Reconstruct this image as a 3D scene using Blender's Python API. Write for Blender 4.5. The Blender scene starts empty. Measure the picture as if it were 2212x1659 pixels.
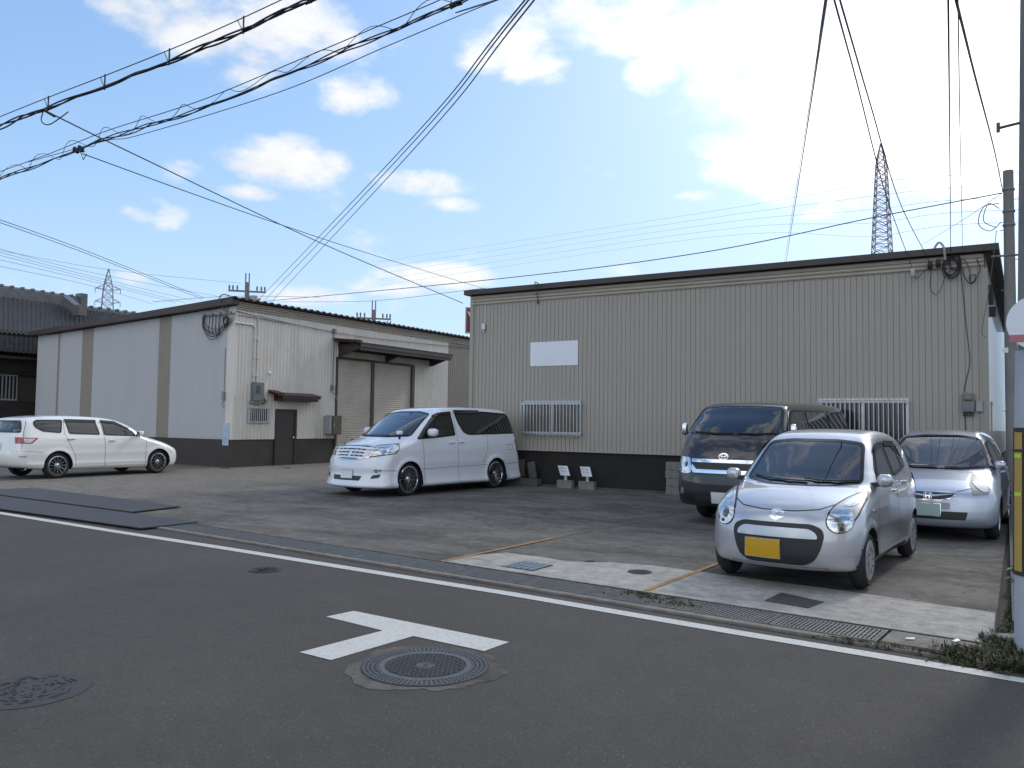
import bpy, math, random
import numpy as np
from mathutils import Vector, Matrix
rnd = random.Random(7)
sc = bpy.context.scene
COL = sc.collection

# ------------------------------------------------------------------ camera
CAM_F, CAM_YAW, CAM_PITCH, CAM_ROLL, CAM_H = 1743.97, math.radians(31.4672), math.radians(2.7468), math.radians(0.7759), 1.57
IW, IH = 2212.0, 1659.0            # reference grid the survey was measured on
_f = np.array([-math.sin(CAM_YAW)*math.cos(CAM_PITCH), math.cos(CAM_YAW)*math.cos(CAM_PITCH), math.sin(CAM_PITCH)])
_r = np.array([math.cos(CAM_YAW), math.sin(CAM_YAW), 0.0]); _u = np.cross(_r, _f)
_c, _s = math.cos(CAM_ROLL), math.sin(CAM_ROLL)
CR, CU, CF = _c*_r + _s*_u, -_s*_r + _c*_u, _f
CP = np.array([0, 0, CAM_H])
cd = bpy.data.cameras.new('camera'); cam = bpy.data.objects.new('camera', cd); COL.objects.link(cam)
cam.matrix_world = Matrix(((CR[0], CU[0], -CF[0], 0), (CR[1], CU[1], -CF[1], 0), (CR[2], CU[2], -CF[2], CAM_H), (0, 0, 0, 1)))
cd.sensor_width = 36.0; cd.lens = 36.0*CAM_F/IW; cd.clip_end = 3000; cd.clip_start = 0.1
sc.camera = cam
def rdir(u, v): return CF*CAM_F + CR*(u-IW/2) - CU*(v-IH/2)
def PG(u, v, z=0.02):
    d = rdir(u, v); return CP + d*((z-CAM_H)/d[2])
def PY(u, v, Y):
    d = rdir(u, v); return CP + d*(Y/d[1])
def PX(u, v, X):
    d = rdir(u, v); return CP + d*(X/d[0])
def PD(u, v, D):
    d = rdir(u, v); return CP + d*(D/math.hypot(d[0], d[1]))

# ------------------------------------------------------------------ light and sky
SUN_EL, SUN_AZ = math.radians(36), math.radians(12)      # azimuth from +Y towards +X
sd = bpy.data.lights.new('sun', 'SUN'); sun = bpy.data.objects.new('sun', sd); COL.objects.link(sun)
sd.energy = 1.3; sd.angle = math.radians(8); sd.color = (1.0, 0.93, 0.82)
_sv = Vector((math.sin(SUN_AZ)*math.cos(SUN_EL), math.cos(SUN_AZ)*math.cos(SUN_EL), math.sin(SUN_EL)))
sun.rotation_euler = _sv.to_track_quat('Z', 'Y').to_euler(); sun.location = (0, 0, 30)
sc.view_settings.view_transform = 'Standard'; sc.view_settings.look = 'None'
sc.view_settings.exposure = 0.0; sc.view_settings.gamma = 1.0
SKY_STRENGTH = 0.15
world = bpy.data.worlds.new("World"); sc.world = world; world.use_nodes = True
def build_world():
    nt = world.node_tree; N = nt.nodes; L = nt.links; N.clear()
    def nd(t, **k):
        n = N.new(t)
        for a, b in k.items(): setattr(n, a, b)
        return n
    def val(x):
        return x
    def M(op, a, b=None, c=None, clamp=False):
        n = nd('ShaderNodeMath', operation=op); n.use_clamp = clamp
        for i, x in enumerate((a, b, c)):
            if x is None: continue
            if isinstance(x, (int, float)): n.inputs[i].default_value = x
            else: L.new(x, n.inputs[i])
        return n.outputs[0]
    sky = nd('ShaderNodeTexSky', sky_type='NISHITA'); sky.sun_disc = False
    sky.sun_elevation = SUN_EL; sky.sun_rotation = SUN_AZ; sky.air_density = 1.0; sky.dust_density = 0.8; sky.ozone_density = 2.0
    tc = nd('ShaderNodeTexCoord'); sep = nd('ShaderNodeSeparateXYZ'); L.new(tc.outputs['Generated'], sep.inputs[0])
    X, Y, Z = sep.outputs
    az = M('ARCTAN2', X, Y)
    el = M('ARCSINE', Z)
    def noise(scale, detail, rough, vec, w=0):
        n = nd('ShaderNodeTexNoise'); n.noise_dimensions = '3D'; n.inputs['Scale'].default_value = scale
        n.inputs['Detail'].default_value = detail; n.inputs['Roughness'].default_value = rough
        mp = nd('ShaderNodeMapping'); mp.inputs['Location'].default_value = (w, w*1.7, w*0.3); mp.inputs['Scale'].default_value = (1, 1, 1.9)
        L.new(vec, mp.inputs[0]); L.new(mp.outputs[0], n.inputs['Vector']); return n.outputs['Fac']
    g = tc.outputs['Generated']
    n1 = noise(5.5, 9, 0.62, g, 3.1); n2 = noise(14, 8, 0.6, g, 8.4); n3 = noise(2.0, 6, 0.55, g, 1.2)
    acc = None
    for (u, v, ru, rv, w) in BLOBS:
        d = rdir(u, v); d = d/np.linalg.norm(d)
        a0, e0 = math.atan2(d[0], d[1]), math.asin(d[2])
        sa, se = ru/CAM_F*0.85, rv/CAM_F*0.95
        da = M('DIVIDE', M('SUBTRACT', az, a0), sa); de = M('DIVIDE', M('SUBTRACT', el, e0), se)
        q = M('ADD', M('MULTIPLY', da, da), M('MULTIPLY', de, de))
        m = M('MULTIPLY', M('SUBTRACT', 1.0, M('MULTIPLY', q, 0.36), clamp=True), w)
        acc = m if acc is None else M('MAXIMUM', acc, m)
    # unseen clouds outside the view, thickened to brighten shade and reflections
    other = M('MULTIPLY', M('SUBTRACT', n3, 0.40), 6.0, clamp=True)
    ahead = M('GREATER_THAN', M('ADD', M('MULTIPLY', X, float(CF[0])), M('MULTIPLY', Y, float(CF[1]))), 0.62)
    other = M('MULTIPLY', other, M('SUBTRACT', 1.0, ahead))
    acc = M('MAXIMUM', acc, other)
    t = M('ADD', acc, M('ADD', M('MULTIPLY', M('SUBTRACT', n1, 0.5), 2.7), M('MULTIPLY', M('SUBTRACT', n2, 0.5), 1.6)))
    mr = nd('ShaderNodeMapRange'); mr.interpolation_type = 'SMOOTHSTEP'
    L.new(t, mr.inputs[0]); mr.inputs[1].default_value = 0.34; mr.inputs[2].default_value = 1.30
    dens = M('MULTIPLY', mr.outputs[0], 0.90)
    # haze brightening round the veiled sun and towards the horizon
    sv = nd('ShaderNodeVectorMath', operation='DOT_PRODUCT'); L.new(g, sv.inputs[0]); sv.inputs[1].default_value = tuple(_sv)
    glow = M('POWER', M('MAXIMUM', sv.outputs['Value'], 0.0), 9.0)
    hz = M('POWER', M('SUBTRACT', 1.0, M('MAXIMUM', Z, 0.0), clamp=True), 7.0)
    hs = nd('ShaderNodeHueSaturation'); hs.inputs['Saturation'].default_value = 1.16; hs.inputs['Value'].default_value = SKY_GAIN
    L.new(sky.outputs[0], hs.inputs['Color'])
    sp2 = nd('ShaderNodeSeparateColor'); L.new(hs.outputs[0], sp2.inputs[0]); cmb = nd('ShaderNodeCombineColor')      # soft shoulder, as a camera rolls off a bright sky
    for i_, k_ in enumerate((4.3, 6.1, 9.0)):
        L.new(M('MULTIPLY', M('SUBTRACT', 1.0, M('EXPONENT', M('MULTIPLY', sp2.outputs[i_], -1.0/k_))), k_), cmb.inputs[i_])
    hazec = nd('ShaderNodeMix', data_type='RGBA'); L.new(M('MULTIPLY', hz, 0.75), hazec.inputs['Factor']); L.new(cmb.outputs[0], hazec.inputs['A'])
    hazec.inputs['B'].default_value = (5.9*SKY_T, 7.6*SKY_T, 9.3*SKY_T, 1)
    back = M('MAXIMUM', M('ADD', M('MULTIPLY', Y, -1.0), .1), 0.0)  # clouds behind the camera brightened to fill the shaded fronts
    cb = M('ADD', M('ADD', CLOUD_B, M('MULTIPLY', glow, CLOUD_GLOW)), M('MULTIPLY', back, BACK_FILL))
    shade = M('ADD', 0.80, M('MULTIPLY', n2, 0.4))
    cc = nd('ShaderNodeVectorMath', operation='SCALE'); cc.inputs[0].default_value = (1.0, 0.985, 0.965); L.new(M('MULTIPLY', cb, shade), cc.inputs['Scale'])
    mx = nd('ShaderNodeMix', data_type='RGBA'); L.new(dens, mx.inputs['Factor']); L.new(hazec.outputs['Result'], mx.inputs['A']); L.new(cc.outputs[0], mx.inputs['B'])
    gl = nd('ShaderNodeVectorMath', operation='SCALE'); gl.inputs[0].default_value = (1, 0.99, 0.96); L.new(M('MULTIPLY', M('POWER', M('MAXIMUM', sv.outputs['Value'], 0.0), 11.0), GLOW), gl.inputs['Scale'])
    ad = nd('ShaderNodeVectorMath', operation='ADD'); L.new(mx.outputs['Result'], ad.inputs[0]); L.new(gl.outputs[0], ad.inputs[1])
    bg = nd('ShaderNodeBackground'); bg.inputs['Strength'].default_value = SKY_STRENGTH; L.new(ad.outputs[0], bg.inputs[0])
    out = nd('ShaderNodeOutputWorld'); L.new(bg.outputs[0], out.inputs[0])
BLOBS = [(300, 15, 120, 40, 1.05), (450, 55, 120, 60, 1.2), (600, 60, 150, 62, 1.2), (555, 130, 95, 50, 1.0), (700, 115, 85, 60, 1.05), (745, 195, 70, 42, 1.15), (820, 203, 60, 28, 1.05),
         (600, 345, 115, 42, 1.2), (640, 312, 50, 26, 1.0), (700, 350, 60, 26, .8), (385, 368, 50, 24, 1.0), (300, 463, 45, 20, .9), (365, 470, 45, 26, .95), (340, 435, 25, 12, .8), (530, 415, 60, 16, .75),
         (950, 400, 110, 22, .95), (1000, 443, 85, 16, 1.0), (870, 385, 70, 15, .75), (1130, 55, 130, 55, 1.0), (1260, 40, 160, 48, 1.05), (1045, 110, 60, 34, .8), (1160, 140, 70, 34, .8), (1400, 60, 140, 50, 1.0), (980, 20, 70, 26, .8),
         (1260, 380, 70, 20, .5), (1420, 150, 70, 40, .85),
         (1850, 190, 300, 150, 1.55), (2150, 290, 200, 95, 1.5), (1650, 330, 125, 62, 1.3), (2020, 30, 320, 120, 1.5), (1580, 80, 120, 95, 1.25), (1560, 200, 90, 80, 1.15), (1800, 350, 160, 45, 1.2),
         (950, 598, 120, 24, 1.0), (650, 637, 95, 18, 1.0), (860, 622, 110, 16, .75), (1330, 582, 80, 20, .85), (285, 603, 32, 14, .7), (1500, 425, 50, 12, .7), (1770, 462, 40, 10, .6), (110, 225, 50, 20, .5), (150, 255, 40, 16, .5)]
SKY_GAIN, SKY_T, CLOUD_B, CLOUD_GLOW, GLOW, BACK_FILL = 2.45, .80, 6.7, 6.0, 6.0, 7.0
build_world()

# ------------------------------------------------------------------ materials
MATS = {}
def mat(name, col, rough=0.6, metal=0.0, coat=0.0, spec=0.5, var=0.0, vscale=3.0, bump=0.0, bscale=40.0, dirt=0.0, dirtcol=(0.08, 0.07, 0.06), stretch=(1, 1, 1), dscale=1.2):
    m = bpy.data.materials.new(name); m.use_nodes = True; nt = m.node_tree; N = nt.nodes; L = nt.links
    b = N['Principled BSDF']; b.inputs['Base Color'].default_value = (*col, 1); b.inputs['Roughness'].default_value = rough
    b.inputs['Metallic'].default_value = metal; b.inputs['Coat Weight'].default_value = coat; b.inputs['Coat Roughness'].default_value = 0.03
    b.inputs['Specular IOR Level'].default_value = spec
    if var or bump or dirt:
        tc = N.new('ShaderNodeTexCoord'); mp = N.new('ShaderNodeMapping'); mp.inputs['Scale'].default_value = stretch
        L.new(tc.outputs['Object'], mp.inputs[0]); src = None
        if var:
            n = N.new('ShaderNodeTexNoise'); n.inputs['Scale'].default_value = vscale; n.inputs['Detail'].default_value = 8; n.inputs['Roughness'].default_value = 0.65
            L.new(mp.outputs[0], n.inputs['Vector'])
            mr = N.new('ShaderNodeMapRange'); L.new(n.outputs['Fac'], mr.inputs[0]); mr.inputs[1].default_value = .3; mr.inputs[2].default_value = .7; mr.inputs[3].default_value = 1-var; mr.inputs[4].default_value = 1+var
            vm = N.new('ShaderNodeVectorMath'); vm.operation = 'SCALE'; vm.inputs[0].default_value = col; L.new(mr.outputs[0], vm.inputs['Scale']); src = vm.outputs[0]
        if dirt:
            n = N.new('ShaderNodeTexNoise'); n.inputs['Scale'].default_value = dscale; n.inputs['Detail'].default_value = 10; n.inputs['Roughness'].default_value = .7
            L.new(mp.outputs[0], n.inputs['Vector'])
            mr = N.new('ShaderNodeMapRange'); L.new(n.outputs['Fac'], mr.inputs[0]); mr.inputs[1].default_value = .48; mr.inputs[2].default_value = .72; mr.inputs[4].default_value = dirt
            mx = N.new('ShaderNodeMix'); mx.data_type = 'RGBA'; L.new(mr.outputs[0], mx.inputs['Factor'])
            if src: L.new(src, mx.inputs['A'])
            else: mx.inputs['A'].default_value = (*col, 1)
            mx.inputs['B'].default_value = (*dirtcol, 1); src = mx.outputs['Result']
        if src: L.new(src, b.inputs['Base Color'])
        if bump:
            n = N.new('ShaderNodeTexNoise'); n.inputs['Scale'].default_value = bscale; n.inputs['Detail'].default_value = 4
            L.new(tc.outputs['Object'], n.inputs['Vector']); bp = N.new('ShaderNodeBump'); bp.inputs['Strength'].default_value = bump; bp.inputs['Distance'].default_value = .02
            L.new(n.outputs['Fac'], bp.inputs['Height']); L.new(bp.outputs[0], b.inputs['Normal'])
    MATS[name] = m; return m
def paint(name, col, metal=0.0, rough=0.35, flake=0.0):
    """car paint; faces seen from inside the shell are dark trim"""
    m = mat(name, col, rough, metal, coat=1.0)
    nt = m.node_tree; N = nt.nodes; L = nt.links; b = N['Principled BSDF']
    g = N.new('ShaderNodeNewGeometry'); d = N.new('ShaderNodeBsdfDiffuse'); d.inputs[0].default_value = (.035, .035, .038, 1)
    mx = N.new('ShaderNodeMixShader'); L.new(g.outputs['Backfacing'], mx.inputs[0]); L.new(b.outputs[0], mx.inputs[1]); L.new(d.outputs[0], mx.inputs[2])
    L.new(mx.outputs[0], N['Material Output'].inputs[0])
    return m
def glass(name, tint, refl=1.0, rough=0.015):
    m = bpy.data.materials.new(name); m.use_nodes = True; nt = m.node_tree; N = nt.nodes; L = nt.links
    N.remove(N['Principled BSDF']); t = N.new('ShaderNodeBsdfTransparent'); t.inputs[0].default_value = (*tint, 1)
    g = N.new('ShaderNodeBsdfGlossy'); g.inputs['Roughness'].default_value = rough; g.inputs[0].default_value = (.95, .97, 1, 1)
    fr = N.new('ShaderNodeFresnel'); fr.inputs[0].default_value = 1.55
    ml = N.new('ShaderNodeMath'); ml.operation = 'MULTIPLY'; ml.use_clamp = True; ml.inputs[1].default_value = 1.6*refl; L.new(fr.outputs[0], ml.inputs[0])
    mx = N.new('ShaderNodeMixShader'); L.new(ml.outputs[0], mx.inputs[0]); L.new(t.outputs[0], mx.inputs[1]); L.new(g.outputs[0], mx.inputs[2])
    L.new(mx.outputs[0], N['Material Output'].inputs[0]); MATS[name] = m; return m

def asphalt():
    m = mat('asphalt', (.07, .069, .068), .9); nt = m.node_tree; N = nt.nodes; L = nt.links; b = N['Principled BSDF']
    tc = N.new('ShaderNodeTexCoord')
    def nz(s, d, r=.6):
        n = N.new('ShaderNodeTexNoise'); n.inputs['Scale'].default_value = s; n.inputs['Detail'].default_value = d; n.inputs['Roughness'].default_value = r; L.new(tc.outputs['Object'], n.inputs['Vector']); return n.outputs['Fac']
    def mr(x, a, b_, c, d):
        n = N.new('ShaderNodeMapRange'); L.new(x, n.inputs[0]); n.inputs[1].default_value = a; n.inputs[2].default_value = b_; n.inputs[3].default_value = c; n.inputs[4].default_value = d; return n.outputs[0]
    def mul(a, b_):
        n = N.new('ShaderNodeMath'); n.operation = 'MULTIPLY'; L.new(a, n.inputs[0]); L.new(b_, n.inputs[1]); return n.outputs[0]
    fine = mr(nz(95, 3), .3, .7, .70, 1.32); mid = mr(nz(9, 6), .3, .7, .90, 1.10); big = mr(nz(.55, 6, .7), .32, .68, .80, 1.16)
    s = mul(mul(mul(fine, mr(nz(38, 4, .7), .3, .7, .78, 1.24)), mid), big)
    vo = N.new('ShaderNodeTexVoronoi'); vo.inputs['Scale'].default_value = 34; L.new(tc.outputs['Object'], vo.inputs['Vector'])
    spk = N.new('ShaderNodeMath'); spk.operation = 'LESS_THAN'; L.new(vo.outputs['Distance'], spk.inputs[0]); spk.inputs[1].default_value = .13
    sp2 = N.new('ShaderNodeSeparateColor'); L.new(vo.outputs['Color'], sp2.inputs[0])
    gt = N.new('ShaderNodeMath'); gt.operation = 'GREATER_THAN'; L.new(sp2.outputs[0], gt.inputs[0]); gt.inputs[1].default_value = .62
    spk = mul(spk.outputs[0], gt.outputs[0])
    base = N.new('ShaderNodeVectorMath'); base.operation = 'SCALE'; base.inputs[0].default_value = (.0580, .0510, .0440); L.new(s, base.inputs['Scale'])
    mx = N.new('ShaderNodeMix'); mx.data_type = 'RGBA'; L.new(spk, mx.inputs['Factor']); L.new(base.outputs[0], mx.inputs['A']); mx.inputs['B'].default_value = (.17, .165, .16, 1)
    L.new(mx.outputs['Result'], b.inputs['Base Color'])
    bp = N.new('ShaderNodeBump'); bp.inputs['Strength'].default_value = .5; bp.inputs['Distance'].default_value = .006; L.new(nz(120, 2), bp.inputs['Height']); L.new(bp.outputs[0], b.inputs['Normal'])
    return m
def lotmat(name, col, col2, crack=True, stain=.6, light=None):
    m = mat(name, col, .88); nt = m.node_tree; N = nt.nodes; L = nt.links; b = N['Principled BSDF']
    tc = N.new('ShaderNodeTexCoord')
    def nz(s, d, r=.6, sc=(1, 1, 1), loc=(0, 0, 0)):
        mp = N.new('ShaderNodeMapping'); mp.inputs['Scale'].default_value = sc; mp.inputs['Location'].default_value = loc; L.new(tc.outputs['Object'], mp.inputs[0])
        n = N.new('ShaderNodeTexNoise'); n.inputs['Scale'].default_value = s; n.inputs['Detail'].default_value = d; n.inputs['Roughness'].default_value = r; L.new(mp.outputs[0], n.inputs['Vector']); return n
    def mr(x, a, b_, c, d):
        n = N.new('ShaderNodeMapRange'); L.new(x, n.inputs[0]); n.inputs[1].default_value = a; n.inputs[2].default_value = b_; n.inputs[3].default_value = c; n.inputs[4].default_value = d; return n.outputs[0]
    def mul(a, b_):
        n = N.new('ShaderNodeMath'); n.operation = 'MULTIPLY'; L.new(a, n.inputs[0]); L.new(b_, n.inputs[1]); return n.outputs[0]
    mixf = mr(nz(.6, 10, .78, (1, 1.6, 1)).outputs['Fac'], .42, .58, 0, 1)
    mx = N.new('ShaderNodeMix'); mx.data_type = 'RGBA'; L.new(mixf, mx.inputs['Factor']); mx.inputs['A'].default_value = (*col, 1); mx.inputs['B'].default_value = (*col2, 1)
    s = mul(mr(nz(60, 4).outputs['Fac'], .3, .7, .78, 1.22), mr(nz(7, 8, .7).outputs['Fac'], .3, .7, .66, 1.30))
    s = mul(s, mr(nz(2.2, 8, .7, (.5, 2.2, 1), (5, 2, 0)).outputs['Fac'], .52, .68, 1.0, 1-stain*.55))
    if crack:
        wv = nz(1.1, 5, .6); add = N.new('ShaderNodeVectorMath'); add.operation = 'SCALE'; L.new(wv.outputs['Color'], add.inputs[0]); add.inputs['Scale'].default_value = 1.6
        ad2 = N.new('ShaderNodeVectorMath'); ad2.operation = 'ADD'; L.new(tc.outputs['Object'], ad2.inputs[0]); L.new(add.outputs[0], ad2.inputs[1])
        vo = N.new('ShaderNodeTexVoronoi'); vo.feature = 'DISTANCE_TO_EDGE'; vo.inputs['Scale'].default_value = .28; L.new(ad2.outputs[0], vo.inputs['Vector'])
        s = mul(s, mr(vo.outputs['Distance'], .0, .0042, .35, 1))
    res = mx.outputs['Result']
    if light:      # sunlit left against building shade, put into the colour along with old stains
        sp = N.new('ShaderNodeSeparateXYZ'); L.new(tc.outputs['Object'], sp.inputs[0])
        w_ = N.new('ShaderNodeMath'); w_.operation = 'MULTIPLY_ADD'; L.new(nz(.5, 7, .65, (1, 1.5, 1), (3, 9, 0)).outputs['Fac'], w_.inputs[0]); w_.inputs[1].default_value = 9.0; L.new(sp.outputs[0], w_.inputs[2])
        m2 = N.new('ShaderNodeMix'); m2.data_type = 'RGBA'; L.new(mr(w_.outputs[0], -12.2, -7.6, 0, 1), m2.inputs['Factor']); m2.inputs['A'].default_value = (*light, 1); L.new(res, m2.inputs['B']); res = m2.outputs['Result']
    vm = N.new('ShaderNodeVectorMath'); vm.operation = 'SCALE'; L.new(res, vm.inputs[0]); L.new(s, vm.inputs['Scale'])
    L.new(vm.outputs[0], b.inputs['Base Color'])
    bp = N.new('ShaderNodeBump'); bp.inputs['Strength'].default_value = .35; bp.inputs['Distance'].default_value = .006; L.new(nz(70, 4).outputs['Fac'], bp.inputs['Height']); L.new(bp.outputs[0], b.inputs['Normal'])
    return m
asphalt()
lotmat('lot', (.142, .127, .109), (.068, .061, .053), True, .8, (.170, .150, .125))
lotmat('apron', (.38, .355, .315), (.31, .292, .26), False, .45)
lotmat('kerbc', (.21, .185, .155), (.16, .14, .12), False, .4)
mat('recess_shade', (.02, .02, .02), .9)  # near-black standing in for the shade below gratings
mat('steel_plate', (.056, .050, .046), .55, .3, var=.15, vscale=2, dirt=.3)
mat('rust_plate', (.075, .06, .05), .7, .2, var=.25, vscale=14, bump=.4, bscale=60)
mat('grate', (.15, .15, .145), .55, .5, var=.3, vscale=6, dirt=.5, dirtcol=(.05, .045, .035), dscale=4)
mat('cast_iron', (.115, .115, .115), .5, .45, var=.2, vscale=9, dirt=.35, dirtcol=(.07, .065, .06), dscale=6)
mat('cast_dark', (.032, .032, .035), .8)
mat('road_paint', (.55, .535, .49), .7, var=.05, vscale=5, dirt=.5, dirtcol=(.22, .21, .2), dscale=26)
mat('orange_paint', (.36, .19, .055), .8, var=.2, vscale=8, dirt=.95, dirtcol=(.15, .125, .10), dscale=9)
mat('wall_beige', (.355, .324, .278), .48, 0, spec=.4, var=.04, vscale=1.5, dirt=.16, dirtcol=(.20, .17, .14), dscale=1.5, stretch=(1, 1, .25))
mat('wall_grey', (.66, .61, .54), .45, 0, spec=.4, var=.05, vscale=2, dirt=.28, dirtcol=(.20, .18, .16), dscale=1.3, stretch=(1, 1, .3))
mat('wall_blue', (.45, .455, .465), .45, 0, spec=.4, var=.05, vscale=1.2, dirt=.12, dirtcol=(.34, .32, .29), stretch=(1, 1, .2))
mat('wall_strip', (.265, .235, .19), .55, 0, var=.08, vscale=2)
mat('base_brown', (.015, .0125, .011), .8, var=.18, vscale=2.5, bump=.15, bscale=30, dirt=.3, dirtcol=(.028, .025, .022), dscale=1.6)
mat('base_brown2', (.058, .048, .042), .8, var=.15, vscale=2.5, bump=.15, bscale=30, dirt=.4, dirtcol=(.045, .04, .036), dscale=1.6)
mat('fascia', (.055, .044, .040), .5, .1, var=.12, vscale=1)
mat('brown_metal', (.06, .04, .033), .5, .1, var=.2, vscale=3)
mat('band_cream', (.40, .355, .29), .5, var=.06, vscale=2, dirt=.3, dirtcol=(.2, .17, .13))
mat('shutter', (.54, .49, .41), .5, .1, var=.05, vscale=1, dirt=.2)
mat('door_brown', (.055, .046, .042), .45, .1)
mat('alu', (.50, .52, .53), .35, .7, var=.1, vscale=5)
mat('galv', (.48, .49, .50), .5, .3, var=.15, vscale=6)
mat('white_board', (.74, .77, .82), .5, dirt=.08)
mat('panel_grey', (.32, .33, .33), .5, var=.1)
mat('meter_grey', (.16, .18, .19), .4)
mat('rust_box', (.11, .085, .065), .7, var=.3, vscale=9)
mat('black_rubber', (.012, .012, .013), .55)
mat('tyre', (.016, .016, .017), .75, bump=.2, bscale=90)
mat('black_plastic', (.018, .018, .019), .45)
mat('frit', (.008, .008, .009), .12)
mat('well', (.008, .008, .008), .9)
mat('interior', (.05, .05, .055), .9)
mat('interior_beige', (.16, .145, .13), .9)
mat('chrome', (.80, .81, .83), .10, 1.0)
mat('alloy', (.55, .56, .58), .22, 1.0)
mat('alloy_dark', (.05, .05, .055), .3, .8)
mat('hubcap', (.46, .47, .49), .32, .6)
mat('lamp_refl', (.62, .65, .68), .12, .95, var=.35, vscale=30)
mat('lamp_hazy', (.27, .27, .24), .4, .1)
mat('lamp_amber', (.40, .36, .34), .12, .9, var=.3, vscale=25)
mat('lamp_red', (.30, .02, .018), .12, 0, coat=1)
mat('lamp_clear', (.55, .50, .48), .1, .6, coat=1)
mat('plate_white', (.66, .68, .68), .4)
mat('plate_green', (.30, .42, .36), .4)
mat('plate_yellow', (.55, .31, .01), .4)
mat('ink', (.02, .02, .03), .6)
mat('ink_blue', (.10, .12, .25), .6)
mat('ink_red', (.35, .03, .03), .6)
mat('rooftile', (.11, .11, .115), .38, var=.35, vscale=5, dirt=.4, dirtcol=(.13, .12, .10))
mat('house_dark', (.035, .03, .027), .85, var=.2)
mat('house_wall', (.085, .068, .055), .85, var=.15)
mat('pole_conc', (.20, .195, .185), .85, var=.14, vscale=4, dirt=.5, dirtcol=(.10, .095, .09), dscale=2.5, stretch=(1, 1, .3))
mat('guard_black', (.030, .028, .026), .6)
mat('guard_yellow', (.46, .30, .06), .6)
mat('reflect_lime', (.55, .75, .05), .4)
mat('banner', (.42, .44, .48), .6, var=.05, dirt=.4, dirtcol=(.27, .27, .28), dscale=3)
mat('sign_red', (.22, .035, .04), .5)
mat('steel_far', (.20, .19, .20), .6, .3)
mat('wire_black', (.012, .012, .015), .6)
mat('worn_iron', (.052, .048, .046), .7, .15, var=.2, vscale=10)
mat('wire_thin', (.08, .09, .115), .6)
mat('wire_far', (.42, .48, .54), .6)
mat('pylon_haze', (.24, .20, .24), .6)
mat('pylon_far_haze', (.30, .30, .33), .6)  # steel paled by distance haze put into the colour
mat('block', (.20, .19, .175), .9, var=.2, vscale=8, bump=.4, bscale=25)
mat('block_dark', (.08, .078, .076), .9, var=.2, vscale=8, bump=.4, bscale=25)
mat('weed', (.05, .058, .022), .8, var=.4, vscale=10)
mat('weed2', (.09, .078, .04), .8, var=.4, vscale=10)
mat('soil', (.055, .045, .035), .95, var=.3, vscale=10, bump=.6, bscale=30)
mat('leaf', (.10, .22, .05), .6)
mat('insul', (.5, .5, .5), .3)
paint('paint_white', (.71, .73, .77), 0, .3)
paint('paint_pearl', (.80, .785, .74), 0, .3)
paint('paint_silver', (.50, .515, .545), .72, .33)
paint('paint_silver_blue', (.42, .46, .54), .72, .33)
paint('paint_black', (.010, .009, .011), .1, .25)
glass('glass_clear', (.42, .48, .47)); glass('glass_screen', (.30, .35, .35), 1.15); glass('glass_dark', (.02, .022, .024)); glass('lens', (.9, .92, .95), .9, .01)
MT = MATS

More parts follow.
